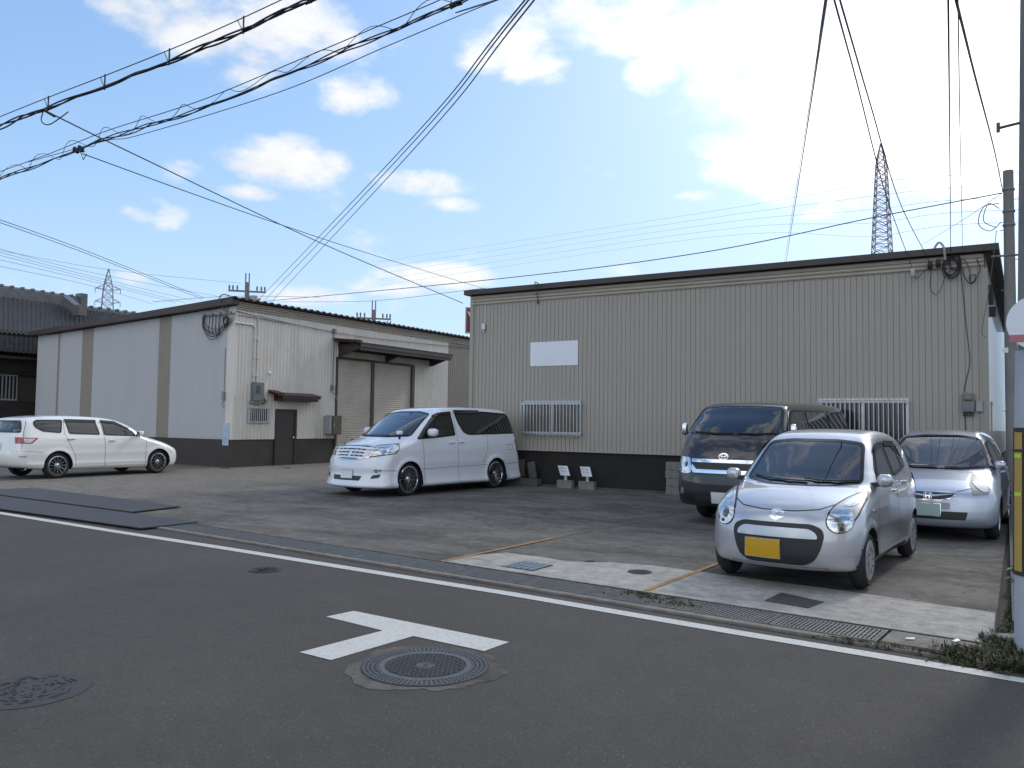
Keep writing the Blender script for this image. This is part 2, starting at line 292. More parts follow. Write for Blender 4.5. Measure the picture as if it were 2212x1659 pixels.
# ------------------------------------------------------------------ mesh helpers
class MB:
    def __init__(s): s.v = []; s.f = []; s.m = []
    def add(s, vs, fs, m=0):
        o = len(s.v); s.v += [tuple(map(float, p)) for p in vs]; s.f += [tuple(i+o for i in f) for f in fs]; s.m += [m]*len(fs)
    def box(s, x0, x1, y0, y1, z0, z1, m=0):
        x0, x1 = min(x0, x1), max(x0, x1); y0, y1 = min(y0, y1), max(y0, y1); z0, z1 = min(z0, z1), max(z0, z1)
        s.add([(x, y, z) for z in (z0, z1) for y in (y0, y1) for x in (x0, x1)],
              [(0, 2, 3, 1), (4, 5, 7, 6), (0, 1, 5, 4), (2, 6, 7, 3), (0, 4, 6, 2), (1, 3, 7, 5)], m)
    def bar(s, a, b, w, h=None, m=0, up=(0, 0, 1)):
        h = h or w; a = Vector(a); b = Vector(b); d = (b-a)
        if d.length < 1e-6: return
        d.normalize(); up = Vector(up)
        if abs(d.dot(up)) > .98: up = Vector((1, 0, 0))
        r = d.cross(up).normalized(); u = r.cross(d)
        vs = []
        for p in (a, b):
            for sx, sy in ((-1, -1), (1, -1), (1, 1), (-1, 1)): vs.append(p + r*sx*w/2 + u*sy*h/2)
        s.add(vs, [(3, 2, 1, 0), (4, 5, 6, 7), (0, 1, 5, 4), (1, 2, 6, 5), (2, 3, 7, 6), (3, 0, 4, 7)], m)
    def tube(s, pts, r, n=6, m=0, cap=True):
        pts = [Vector(tuple(map(float, p))) for p in pts]; k = len(pts); rr = r if isinstance(r, (list, tuple)) else [r]*k
        vs = []; prev = None
        for i, p in enumerate(pts):
            d = (pts[min(i+1, k-1)] - pts[max(i-1, 0)]).normalized()
            if prev is None:
                ref = Vector((0, 0, 1)) if abs(d.z) < .9 else Vector((1, 0, 0)); a = d.cross(ref).normalized()
            else:
                a = (prev - d*prev.dot(d)); a = a.normalized() if a.length > 1e-6 else d.cross(Vector((0, 0, 1))).normalized()
            prev = a; b = d.cross(a)
            for j in range(n):
                t = 2*math.pi*j/n; vs.append(p + (a*math.cos(t)+b*math.sin(t))*rr[i])
        fs = [(i*n+j, i*n+(j+1) % n, (i+1)*n+(j+1) % n, (i+1)*n+j) for i in range(k-1) for j in range(n)]
        if cap: fs += [tuple(range(n))[::-1], tuple((k-1)*n+j for j in range(n))]
        s.add(vs, fs, m)
    def lathe(s, prof, n=32, m=0, org=(0, 0, 0), axis='z'):
        vs = []; k = len(prof)
        for (r, h) in prof:
            for j in range(n):
                t = 2*math.pi*j/n; c, q = r*math.cos(t), r*math.sin(t)
                p = (c, q, h) if axis == 'z' else (c, h, q)
                vs.append((p[0]+org[0], p[1]+org[1], p[2]+org[2]))
        fs = [(i*n+j, i*n+(j+1) % n, (i+1)*n+(j+1) % n, (i+1)*n+j) for i in range(k-1) for j in range(n)]
        if axis != 'z': fs = [f[::-1] for f in fs]
        s.add(vs, fs, m)
    def prism(s, poly, z0, z1, m=0):
        n = len(poly); vs = [(x, y, z0) for x, y in poly] + [(x, y, z1) for x, y in poly]
        s.add(vs, [tuple(range(n))[::-1], tuple(range(n, 2*n))] + [(i, (i+1) % n, n+(i+1) % n, n+i) for i in range(n)], m)
    def build(s, name, mats, parent=None, smooth=False, label=None, cat=None, group=None, kind=None, loc=None, rot=None):
        me = bpy.data.meshes.new(name); me.from_pydata(s.v, [], s.f)
        if not isinstance(mats, (list, tuple)): mats = [mats]
        for q in mats: me.materials.append(MT[q] if isinstance(q, str) else q)
        if len(mats) > 1: me.polygons.foreach_set('material_index', s.m)
        if smooth:
            me.polygons.foreach_set('use_smooth', [True]*len(s.f))
            try: me.set_sharp_from_angle(angle=math.radians(40))
            except Exception: pass
        me.update(); return link(me, name, parent, label, cat, group, kind, loc, rot)
def link(me, name, parent=None, label=None, cat=None, group=None, kind=None, loc=None, rot=None):
    o = bpy.data.objects.new(name, me); COL.objects.link(o)
    if parent is not None: o.parent = parent
    if loc is not None: o.location = loc
    if rot is not None: o.rotation_euler = rot
    tag(o, label, cat, group, kind); return o
def tag(o, label=None, cat=None, group=None, kind=None):
    if label: o['label'] = label
    if cat: o['category'] = cat
    if group: o['group'] = group
    if kind: o['kind'] = kind
    return o
def empty(name, loc, label, cat, group=None, rz=0):
    o = bpy.data.objects.new(name, None); COL.objects.link(o); o.location = tuple(map(float, loc)); o.rotation_euler = (0, 0, rz); o.empty_display_size = .2
    return tag(o, label, cat, group)
def local(e, p):   # world point -> local of unrotated empty
    return (float(p[0])-e.location[0], float(p[1])-e.location[1], float(p[2])-e.location[2])
def clone(o, parent=None):
    c = o.copy(); COL.objects.link(c)
    if parent is not None: c.parent = parent
    for ch in list(o.children): clone(ch, c)
    return c
# ------------------------------------------------------------------ ground
b = MB(); b.box(-700, 700, -500, 900, -.2, 0); b.build('road', 'asphalt', kind='structure')
def yb(x): return 7.25 - .092*(x+5.03)
def yf(x): return yb(x) - .40
LX = -0.10
def strip(pts, w, z, name, m, kind='structure', thick=None, **k):
    b = MB(); n = len(pts); vs = []
    for i, p in enumerate(pts):
        a = Vector(pts[max(0, i-1)]); c = Vector(pts[min(n-1, i+1)]); d = (c-a).normalized(); nn = Vector((-d.y, d.x))
        for s_ in (-1, 1): vs.append((p[0]+nn.x*s_*w/2, p[1]+nn.y*s_*w/2, z))
    b.add(vs, [(2*i, 2*i+2, 2*i+3, 2*i+1) if d.x*1 < -9 else (2*i, 2*i+2, 2*i+3, 2*i+1) for i in range(n-1)]); return b.build(name, m, kind=kind, **k)
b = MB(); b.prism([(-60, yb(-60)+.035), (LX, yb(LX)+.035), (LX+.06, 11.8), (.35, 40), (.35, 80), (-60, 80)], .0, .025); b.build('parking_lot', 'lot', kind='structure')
# paler concrete apron along the drain
AP = [(-5.38, yb(-5.38)+.037), (LX, yb(LX)+.037), (LX, 8.0), (-1.02, 8.16), (-2.0, 8.30), (-2.63, 8.36), (-3.32, 8.44), (-3.8, 8.35), (-4.0, 8.18), (-4.3, 8.13), (-4.6, 8.2), (-5.08, 8.23), (-5.25, 7.9)]
b = MB(); b.prism(AP, .0255, .030); b.build('concrete_apron', 'apron', kind='structure')
b = MB()
b.prism([(-60, yf(-60)), (LX, yf(LX)), (LX, yb(LX)+.036), (-60, yb(-60)+.036)], .001, .004); b.build('drain_channel', 'recess_shade', kind='structure')  # shallow sheet coloured dark for the shade inside the drain
b = MB(); b.prism([(-60, yf(-60)-.09), (LX-.3, yf(LX)-.09), (LX-.3, yf(LX)), (-60, yf(-60))], .001, .022); b.build('kerb_strip', 'kerbc', kind='structure')
# painted markings
WL = [(-200, 8.2)] + [tuple(PG(u, v, 0)[:2]) for u, v in [(0, 1108.5), (249, 1148.4), (456, 1180), (918, 1254), (1106, 1284), (1600, 1368.5), (1906, 1419), (2212, 1470)]] + [(1.5, 5.86), (30, 3.1)]
strip(WL, .145, .004, 'road_edge_line', 'road_paint')
T = [tuple(PG(u, v, 0)[:2]) for u, v in [(704, 1333), (764, 1320.5), (1100, 1388), (1046, 1407.5), (893, 1375), (715, 1427), (647, 1410), (827, 1363)]]
b = MB(); b.v = [(x, y, .004) for x, y in T]; b.f = [(0, 7, 4, 3, 2, 1), (7, 6, 5, 4)]; b.m = [0, 0]; b.build('road_marking', 'road_paint', kind='structure')
for i, (p, q) in enumerate([((-5.33, yb(-5.33)+.06), (-5.20, 9.6)), ((-2.87, yb(-2.87)+.06), (-2.70, 10.2))]):
    strip([p, q], .06, .0345, 'bay_line', 'orange_paint')
for i, (p, q) in enumerate([((-5.20, 9.6), (-4.7, 17.2)), ((-2.70, 10.2), (-2.3, 17.2))]):
    strip([p, q], .05, .0295, 'bay_line', lotmat('faded_orange', (.15, .115, .075), (.12, .105, .09), True, .5) if i == 0 else 'faded_orange')
# rough ground beyond the edge of the lot
b = MB(); b.prism([(LX+.01, 6.13), (.5, 6.08), (3, 5.84), (3, 40), (.36, 40), (LX+.075, 11.8), (LX+.02, 7.0)], -.05, .012); b.build('soil', 'soil', kind='structure')

# ------------------------------------------------------------------ corrugated cladding
def corr(b, p0, p1, z0, z1a, z1b, prof, pitch, m=0):
    p0 = Vector(p0); p1 = Vector(p1); L_ = (p1-p0).length; d = (p1-p0)/L_; n = Vector((d.y, -d.x))      # n = outward (right of travel)
    pts = [(0, prof[0][1])]; k = 0
    while k*pitch < L_:
        for (t, o) in prof:
            x = (k+t)*pitch
            if 0 < x < L_: pts.append((x, o))
        k += 1
    pts.append((L_, prof[0][1]))
    vs = []
    for x, o in pts:
        q = p0 + d*x + n*o; zt = z1a + (z1b-z1a)*x/L_
        vs += [(q.x, q.y, z0), (q.x, q.y, zt)]
    b.add(vs, [(2*i, 2*i+2, 2*i+3, 2*i+1) for i in range(len(pts)-1)], m)
GROOVE = [(0.0, 0.012), (.90, .012), (.92, -.003), (.975, -.003), (.999, .012)]
TRAP = [(0, 0), (.18, 0), (.30, .022), (.62, .022), (.74, 0)]
SINE = [(i/8, .009*math.sin(2*math.pi*i/8)) for i in range(8)]
def railed(b, p0, p1, zs, h, out, m=0):
    """horizontal half-round mouldings"""
    p0 = Vector(p0); p1 = Vector(p1); d = (p1-p0).normalized(); n = Vector((d.y, -d.x))
    for z in zs:
        z2 = z if isinstance(z, tuple) else (z, z)
        prof = [(0, -h/2), (out*.8, -h*.38), (out, 0), (out*.8, h*.38), (0, h/2)]
        vs = [(p.x+n.x*o, p.y+n.y*o, zz+dz) for p, zz in ((p0, z2[0]), (p1, z2[1])) for o, dz in prof]
        b.add(vs, [(i, i+5, i+6, i+1) for i in range(4)] + [(0, 1, 2, 3, 4), (9, 8, 7, 6, 5)], m)

# ------------------------------------------------------------------ right (beige) warehouse
FY = 17.5
w = empty('warehouse', (-6, FY, 0), 'beige ribbed metal warehouse with dark brown base, right of the lot', 'warehouse')
def lw(b, name, m, parent=None, e=w, **k):
    b.v = [(x-e.location[0], y-e.location[1], z-e.location[2]) for x, y, z in b.v]
    return b.build(name, m, parent or e, **k)
b = MB(); corr(b, (-11.95, FY), (-.31, FY), .90, 4.86, 4.86, GROOVE, .112); lw(b, 'front_wall', 'wall_beige')
b = MB(); corr(b, (-.31, FY), (-.02, 32), .90, 4.86, 4.86, GROOVE, .112)
lw(b, 'side_wall', mat('wall_lit_gloss', (.48, .44, .38), .3, 0, spec=.6, coat=.3))  # same cladding in a lighter copy, its sunlit look put into the colour
b = MB(); corr(b, (-11.95, 32), (-11.95, FY), .90, 4.86, 4.86, GROOVE, .112); b.box(-11.96, .0, 31.98, 32.02, 0, 4.86); lw(b, 'rear_wall', 'wall_beige')
b = MB(); b.prism([(-11.96, FY+.03), (-.30, FY+.03), (-.01, 31.9), (-11.96, 31.9)], 0, .915); lw(b, 'base', 'base_brown')
b = MB(); b.box(-11.94, -.32, FY-.035, FY+.02, .885, .915); lw(b, 'sill_flashing', 'wall_beige')
b = MB(); railed(b, (-11.95, FY-.013), (-.33, FY-.013), [4.83, 4.75, 4.67], .062, .045); b.box(-11.95, -.33, FY-.018, FY-.002, 4.62, 4.88); lw(b, 'gutter_moulding', 'band_cream')
b = MB(); b.box(-12.13, -.20, FY-.17, FY+.03, 4.905, 5.03); b.box(-12.13, -12.0, FY+.03, 32.2, 4.905, 5.03)
b.add([(-.20, FY-.17, 4.905), (-.07, FY-.17, 4.905), (.22, 32.2, 4.905), (.07, 32.2, 4.905), (-.20, FY-.17, 5.03), (-.07, FY-.17, 5.03), (.22, 32.2, 5.03), (.07, 32.2, 5.03)], [(3, 2, 1, 0), (4, 5, 6, 7), (0, 1, 5, 4), (1, 2, 6, 5), (2, 3, 7, 6), (3, 0, 4, 7)])
lw(b, 'fascia', 'fascia')
b = MB(); b.prism([(-12.0, FY+.03), (-.2, FY+.03), (.06, 32.1), (-12, 32.1)], 4.87, 5.0); lw(b, 'roof', 'fascia')
b = MB(); b.box(-12.0, -11.9, FY-.05, FY+.05, .9, 4.86); lw(b, 'corner_trim', 'wall_beige')
def window(e, x0, x1, z0, z1, y, nbar, pane='glass_blind', grille='alu', over=.05, gtop=None, post=True):
    """aluminium sliding window with security bars, facing -Y"""
    b = MB(); fw = .04
    b.box(x0, x1, y-.05, y-.015, z0, z0+fw); b.box(x0, x1, y-.05, y-.015, z1-fw, z1); b.box(x0, x0+fw, y-.05, y-.015, z0+fw, z1-fw); b.box(x1-fw, x1, y-.05, y-.015, z0+fw, z1-fw)
    xm = (x0+x1)/2
    if post: b.box(xm-.02, xm+.02, y-.045, y-.015, z0+fw, z1-fw)
    fr = lw(b, 'window', 'alu', e=e)
    b = MB(); b.box(x0+fw-.003, x1-fw+.003, y-.028, y-.018, z0+fw-.003, z1-fw+.003); p = lw(b, 'pane', pane, fr, e=e); p.location = (0, 0, 0)
    b = MB(); g0, g1 = x0-over, x1+over; yy = y-.12
    for zz in (z0+.06, z1-.07): b.box(g0, g1, yy-.008, yy+.008, zz-.02, zz+.02)
    for i in range(nbar):
        x = g0 + .02 + (g1-g0-.04)*i/(nbar-1); b.box(x-.009, x+.009, yy-.026, yy-.009, z0-.03, z1+.0)
    for x in (g0+.05, g1-.05):
        for zz in (z0+.06, z1-.07): b.box(x-.012, x+.012, yy+.009, y-.013, zz-.012, zz+.012)
    g = lw(b, 'grille', grille, fr, e=e); g.location = (0, 0, 0)
    return fr
mat('glass_blind', (.13, .11, .085), .12, spec=.6); mat('glass_night', (.03, .033, .036), .08, spec=.7)
window(w, -10.33, -8.72, 1.28, 2.12, FY, 19)
window(w, -3.28, -1.62, 1.22, 2.15, FY, 20, 'glass_night', 'galv', .03)
b = MB(); b.box(-.36, -.26, FY-.03, FY+.04, .9, 4.6); lw(b, 'corner_trim', 'wall_beige')
# side door panel of the right wall
b = MB(); b.box(-.275, -.25, 19.6, 20.4, .95, 2.1); b.box(-.27, -.24, 19.55, 19.6, .95, 2.15); b.box(-.27, -.24, 19.6, 20.45, 2.1, 2.15); lw(b, 'side_hatch', 'panel_grey')

# ------------------------------------------------------------------ left (grey) warehouse
GY, GX, XW = 17.35, -21.05, -32.62
w2 = empty('warehouse', (GX, GY, 0), 'pale grey corrugated warehouse with a double roller shutter, left of the lot', 'warehouse')
def gz(x): return 5.2 + (x-GX)*(5.2-4.72)/(GX-XW)      # rake height
def l2(b, name, m, parent=None, **k): return lw(b, name, m, parent, e=w2, **k)
strp = [(-31.19, -31.03), (-29.57, -28.84), (-24.95, -24.29)]
xs = [XW] + [x for s_ in strp for x in s_] + [GX-.35]
for i in range(len(xs)-1):
    b = MB(); a0, a1 = xs[i], xs[i+1]; corr(b, (a0, GY), (a1, GY), .91, gz(a0), gz(a1), SINE, .076)
    if i % 2: l2(b, 'translucent_strip', 'wall_strip')
    else: l2(b, 'gable_cladding', 'wall_blue')
b = MB(); b.add([(GX-.35, GY-.012, .91), (GX+.012, GY-.012, .91), (GX+.012, GY-.012, gz(GX)), (GX-.35, GY-.012, gz(GX-.35)), (GX+.012, GY+.12, .91), (GX+.012, GY+.12, gz(GX))], [(0, 1, 2, 3), (1, 4, 5, 2)]); l2(b, 'corner_flashing', 'wall_grey')
ZE = 5.36
b = MB()
corr(b, (GX, GY+.12), (GX, 19.10), .91, ZE, ZE, TRAP, .15)
corr(b, (GX, 19.10), (GX, 20.06), 1.93, ZE, ZE, TRAP, .15)
corr(b, (GX, 20.06), (GX, 21.95), .91, ZE, ZE, TRAP, .15)
corr(b, (GX, 21.95), (GX, 26.55), 3.92, ZE, ZE, TRAP, .15)
corr(b, (GX, 26.55), (GX, 28.95), .91, ZE, ZE, TRAP, .15)
corr(b, (GX, 30.9), (GX, 38), .91, ZE, ZE, TRAP, .15)
l2(b, 'yard_wall', 'wall_grey')
b = MB(); corr(b, (GX, 28.95), (GX, 30.9), .91, ZE, ZE, TRAP, .15); l2(b, 'translucent_strip', 'wall_strip')
b = MB(); b.box(XW, GX-.03, 37.9, 38, .0, 4.8); b.box(XW, XW+.05, GY, 38, 0, 4.7); b.box(XW, GX, GY+.3, GY+.34, .9, 4.6); l2(b, 'rear_wall', 'wall_grey')
b = MB(); b.box(XW+.02, GX-.015, GY+.012, GY+.25, 0, .915)
b.box(GX-.25, GX-.02, GY+.25, 19.08, 0, .915); b.box(GX-.25, GX-.02, 20.08, 21.95, 0, .915); b.box(GX-.25, GX-.02, 26.55, 38, 0, .915); l2(b, 'base', 'base_brown2')
b = MB(); railed(b, (GX+.022, GY-.01), (GX+.022, 38), [ZE-.03, ZE-.10, ZE-.17, ZE-.24], .06, .05); l2(b, 'gutter_moulding', 'band_cream')
# roof: corrugated sheet sloping to the left, brown rake fascia
b = MB(); k = 0; n = 300; y0, y1 = GY-.25, 38.2
vs = []
for i in range(n+1):
    y = y0 + (y1-y0)*i/n; o = .035*math.cos(2*math.pi*(y-y0)/.30)
    vs += [(GX+.28, y, ZE+.075+o), (XW-.2, y, 4.86+o), (GX+.28, y, ZE+.045+o), (XW-.2, y, 4.83+o)]
b.add(vs, [(4*i, 4*i+4, 4*i+5, 4*i+1) for i in range(n)] + [(4*i+2, 4*i+3, 4*i+7, 4*i+6) for i in range(n)] + [(4*i, 4*i+2, 4*i+6, 4*i+4) for i in range(n)]); l2(b, 'roof', 'brown_metal', smooth=False)
b = MB(); za, zb_ = 5.0-.06, ZE+.02
b.add([(XW-.22, GY-.27, 4.74), (GX+.16, GY-.27, gz(GX)+.03), (GX+.16, GY-.27, gz(GX)+.26), (XW-.22, GY-.27, 4.90), (XW-.22, GY-.02, 4.74), (GX+.16, GY-.02, gz(GX)+.03), (GX+.16, GY-.02, gz(GX)+.26), (XW-.22, GY-.02, 4.90)],
      [(0, 1, 2, 3), (7, 6, 5, 4), (0, 4, 5, 1), (3, 2, 6, 7), (1, 5, 6, 2), (0, 3, 7, 4)]); l2(b, 'fascia', 'brown_metal')
def canopy(y0, y1, zt, out, name='canopy', fh=.13):
    b = MB(); x = GX
    b.box(x+out-.04, x+out, y0+.25, y1, zt-.03-fh, zt-.03); b.box(x+out-.12, x+out-.045, y0+.3, y1-.06, zt-.06-fh*1.5, zt-.05-fh*.4)                       # fascia and edge beam
    b.box(x+.03, x+.12, y0+.25, y1-.05, zt-.12-fh, zt+.02); b.box(x+.12, x+out-.12, y0+.3, y1-.06, zt-.09, zt-.055)  # wall header and soffit added to stand in for the canopy's shade
    b.add([(x+.02, y0, zt+.08), (x+out+.02, y0, zt-.02), (x+out+.02, y1+.04, zt-.02), (x+.02, y1+.04, zt+.08), (x+.02, y0, zt+.05), (x+out+.02, y0, zt-.05), (x+out+.02, y1+.04, zt-.05), (x+.02, y1+.04, zt+.05)],
          [(0, 1, 2, 3), (7, 6, 5, 4), (0, 4, 5, 1), (1, 5, 6, 2), (2, 6, 7, 3), (3, 0, 4, 7)])
    for yy in (y0+.32, (y0+y1)/2, y1-.1):
        q = out/.95; P_ = [(x+.03, zt-.10), (x+.03, zt-.42*q), (x+.12, zt-.42*q), (x+out-.12, zt-.22), (x+out-.12, zt-.10)]
        b.add([(a, yy-.04, c) for a, c in P_]+[(a, yy+.04, c) for a, c in P_], [(0, 1, 2, 3, 4), (9, 8, 7, 6, 5)]+[(k, 5+k, 5+(k+1) % 5, (k+1) % 5) for k in range(5)])
    l2(b, name, 'brown_metal')
    b = MB(); vs = []
    for i in range(13):
        yy = y0-.06+.40*i/12; o = .032*math.sin(i*1.57); vs += [(x+.02, yy, zt+.125+o), (x+out+.03, yy, zt+.02+o)]
    b.add(vs, [(2*i, 2*i+1, 2*i+3, 2*i+2) for i in range(12)]); l2(b, 'canopy_sheet', mat('rusty_red', (.16, .07, .045), .7, var=.4, vscale=9))
canopy(21.75, 27.7, 4.44, 1.15, fh=.16)
canopy(18.75, 20.75, 2.42, .46, fh=.10)
# steel door
b = MB(); b.box(GX-.05, GX+.0, 19.17, 19.99, .03, 1.88); d = l2(b, 'door', 'door_brown')
b = MB(); b.box(GX-.06, GX+.035, 19.10, 19.17, 0, 1.93); b.box(GX-.06, GX+.035, 19.99, 20.06, 0, 1.93); b.box(GX-.06, GX+.035, 19.17, 19.99, 1.88, 1.93); o = l2(b, 'door_frame', 'door_brown', d)
b = MB(); b.box(GX+.002, GX+.02, 19.9, 19.94, .86, .98); b.lathe([(.0, .075), (.03, .07), (.033, .05), (.015, .035), (.015, .0)], 10, org=(0, 0, 0)); 
b = MB(); b.tube([(GX, 19.90, .95), (GX+.05, 19.90, .95)], .014, 8); b.tube([(GX+.05, 19.90, .95), (GX+.055, 19.90, .95), (GX+.075, 19.90, .95), (GX+.085, 19.9, .95)], [.015, .032, .034, .018], 10); l2(b, 'door_knob', 'chrome', d)
# double roller shutter
for (a0, a1) in ((22.02, 23.93), (24.07, 26.4)):
    b = MB(); pts = []; z = .03
    while z < 3.86: pts += [(z, -.05), (z+.018, -.028), (z+.055, -.028), (z+.075, -.05)]; z += .08
    vs = [];
    for z, o in pts: vs += [(GX+o, a0, z), (GX+o, a1, z)]
    b.add(vs, [(2*i, 2*i+1, 2*i+3, 2*i+2) for i in range(len(pts)-1)]); s_ = l2(b, 'roller_shutter', 'shutter')
    b = MB(); yy = (a0+a1)/2; b.box(GX-.03, GX-.01, yy-.09, yy+.09, .83, .87); l2(b, 'shutter_handle', 'black_plastic', s_)
b = MB(); b.box(GX-.09, GX+.04, 21.94, 22.03, 0, 3.9); b.box(GX-.07, GX+.01, 23.92, 24.08, 0, 3.86); b.box(GX-.09, GX+.04, 26.38, 26.56, 0, 3.9); b.box(GX-.09, GX+.04, 22.03, 26.38, 3.84, 3.93); b.box(GX-.6, GX-.1, 21.9, 26.6, 0, 3.9)
l2(b, 'shutter_frame', 'brown_metal')
# small barred window
b = MB(); b.box(GX+.025, GX+.05, 17.92, 18.02, 1.44, 1.97); b.box(GX+.025, GX+.05, 18.74, 18.84, 1.44, 1.97); b.box(GX+.025, GX+.05, 18.02, 18.74, 1.92, 1.97); b.box(GX+.025, GX+.05, 18.02, 18.74, 1.44, 1.52); wf = l2(b, 'window', 'galv')
b = MB(); b.box(GX+.024, GX+.028, 18.0, 18.76, 1.50, 1.94); l2(b, 'pane', 'glass_night', wf)
b = MB()
for i in range(9): yy = 18.05+.66*i/8; b.box(GX+.06, GX+.075, yy-.014, yy+.014, 1.5, 1.93)
b.box(GX+.05, GX+.075, 17.93, 18.83, 1.93, 1.96); b.box(GX+.05, GX+.075, 17.93, 18.83, 1.46, 1.49); l2(b, 'grille', 'galv', wf)

# ------------------------------------------------------------------ old tiled house at far left
HY = 22.0
hp = empty('house', (-38, 18, 0), 'old dark house with a grey tiled roof at the left edge', 'house')
def l3(b, name, m, parent=None, **k): return lw(b, name, m, parent, e=hp, **k)
def tiles(name, p00, p10, p01, p11, nx, parent=None):
    """roof slope p00->p10 along the eave, p01->p11 along the ridge; courses of pan tiles"""
    b = MB(); P = [Vector(tuple(map(float, p))) for p in (p00, p10, p01, p11)]; nrm = (P[1]-P[0]).cross(P[2]-P[0]).normalized()
    if nrm.z < 0: nrm = -nrm
    per = 6; U = nx*per; Vn = 22; idx = {}
    for j in range(Vn*2):
        t = (j//2 + (j % 2))/Vn; lift = .035 if j % 2 == 0 else 0.0
        for i in range(U+1):
            s_ = i/U; a = P[0].lerp(P[1], s_); c = P[2].lerp(P[3], s_); ph = (i % per)/per
            h = .07*(max(0, math.cos(2*math.pi*ph)))**.8 + lift
            b.v.append(tuple(a.lerp(c, t) + nrm*h))
    for j in range(Vn*2-1):
        for i in range(U):
            o = j*(U+1)+i; b.f.append((o, o+1, o+U+2, o+U+1)); b.m.append(0)
    return l3(b, name, 'rooftile', parent)
RX, EX, LXE, LXT = -39.0, -34.6, -33.45, -34.7
rA = PX(-260, 605, RX); rB = PX(173, 664, RX); rC = PX(322, 684, RX)
eA = PX(-260, 695, EX); eB = PX(173, 736, EX); eC = PX(420, 760, EX)
tiles('upper_roof', eA, eB, rA, rB, 40)
tiles('upper_roof', eB, eC, rB - np.array([0, 0, .1]), rC - np.array([0, 0, .1]), 22)
b = MB()
def ridge(a, c, w_, h):
    b.bar(a, c, w_, h); n = int(np.linalg.norm(np.array(c)-np.array(a))/.45); a = np.array(a); c = np.array(c)
    b.tube([a+[0, 0, h/2], c+[0, 0, h/2]], .10, 8)
    for i in range(n): q = a+(c-a)*i/n; b.box(q[0]-.13, q[0]+.13, q[1]-.05, q[1]+.05, q[2]+h/2+.03, q[2]+h/2+.14)
ridge(rA+[0, 0, .18], rB+[0, 0, .18], .28, .5); ridge(rB+[0, .1, -.12], rC+[0, 0, -.1], .24, .26)
b.box(rB[0]-.25, rB[0]+.25, rB[1]-.12, rB[1]+.22, rB[2]+.1, rB[2]+.68)
sA = PX(141, 648, RX+.7); sB = PX(172, 673, RX+2.2)
b.bar(sA, sB, .35, .42); b.box(sB[0]-.3, sB[0]+.25, sB[1]-.2, sB[1]+.2, sB[2]-.2, sB[2]+.28); l3(b, 'ridge_tiles', 'rooftile')
tiles('lower_roof', PX(-260, 739, LXE), PX(180, 776, LXE), PX(-260, 700, LXT), PX(180, 742, LXT), 40)
YA, YB = float(PX(-260, 800, -34.8)[1]), 27.0
def zx(u, v, X): return float(PX(u, v, X)[2])
b = MB(); b.box(-44, -34.8, YA, YB, 0, zx(40, 716, -34.8)); l3(b, 'wall', 'house_wall')
b = MB(); ze = zx(40, 770, -33.6)
b.box(-34.8, -33.55, YA, YB, ze-.10, ze); b.box(-34.79, -34.6, YA, YB, zx(40, 806, -34.6)-.08, zx(40, 806, -34.6)+.1); b.box(-34.79, -34.62, YA, YB, 0, zx(40, 867, -34.6)); l3(b, 'eaves', 'house_dark')
wy0, wy1 = float(PX(-30, 840, -34.75)[1]), float(PX(34, 840, -34.75)[1]); zz0, zz1 = zx(20, 862, -34.75), zx(20, 812, -34.75)
b = MB(); b.box(-34.79, -34.74, wy0, wy1, zz0, zz1); hw_ = l3(b, 'window', 'glass_night')
b = MB()
for i in range(9): y = wy0+(wy1-wy0)*i/8; b.box(-34.70, -34.66, y-.02, y+.02, zz0, zz1)
b.box(-34.72, -34.66, wy0-.03, wy1+.03, zz1, zz1+.06); b.box(-34.72, -34.66, wy0-.03, wy1+.03, zz0-.06, zz0); l3(b, 'grille', 'panel_grey', hw_)
# ------------------------------------------------------------------ cars: signed-distance bodies meshed by surface nets
def catmull(pts, n=7):
    P = np.array(pts, float); m = len(P); out = []
    for i in range(m):
        p0, p1, p2, p3 = P[(i-1) % m], P[i], P[(i+1) % m], P[(i+2) % m]
        for t in np.linspace(0, 1, n, endpoint=False):
            d1, d2, d3 = [max(1e-4, np.linalg.norm(b-a)**.5) for a, b in ((p0, p1), (p1, p2), (p2, p3))]
            t1 = 0+d1; t2 = t1+d2; t3 = t2+d3; tt = t1+(t2-t1)*t
            A1 = (t1-tt)/t1*p0+tt/t1*p1; A2 = (t2-tt)/d2*p1+(tt-t1)/d2*p2; A3 = (t3-tt)/d3*p2+(tt-t2)/d3*p3
            B1 = (t2-tt)/t2*A1+tt/t2*A2; B2 = (t3-tt)/(t3-t1)*A2+(tt-t1)/(t3-t1)*A3
            out.append((t2-tt)/d2*B1+(tt-t1)/d2*B2)
    return np.array(out)
def smax(a, b, k):
    h = np.maximum(k-np.abs(a-b), 0)/k; return np.maximum(a, b)+h*h*k*.25
def smin(a, b, k): return -smax(-a, -b, k)
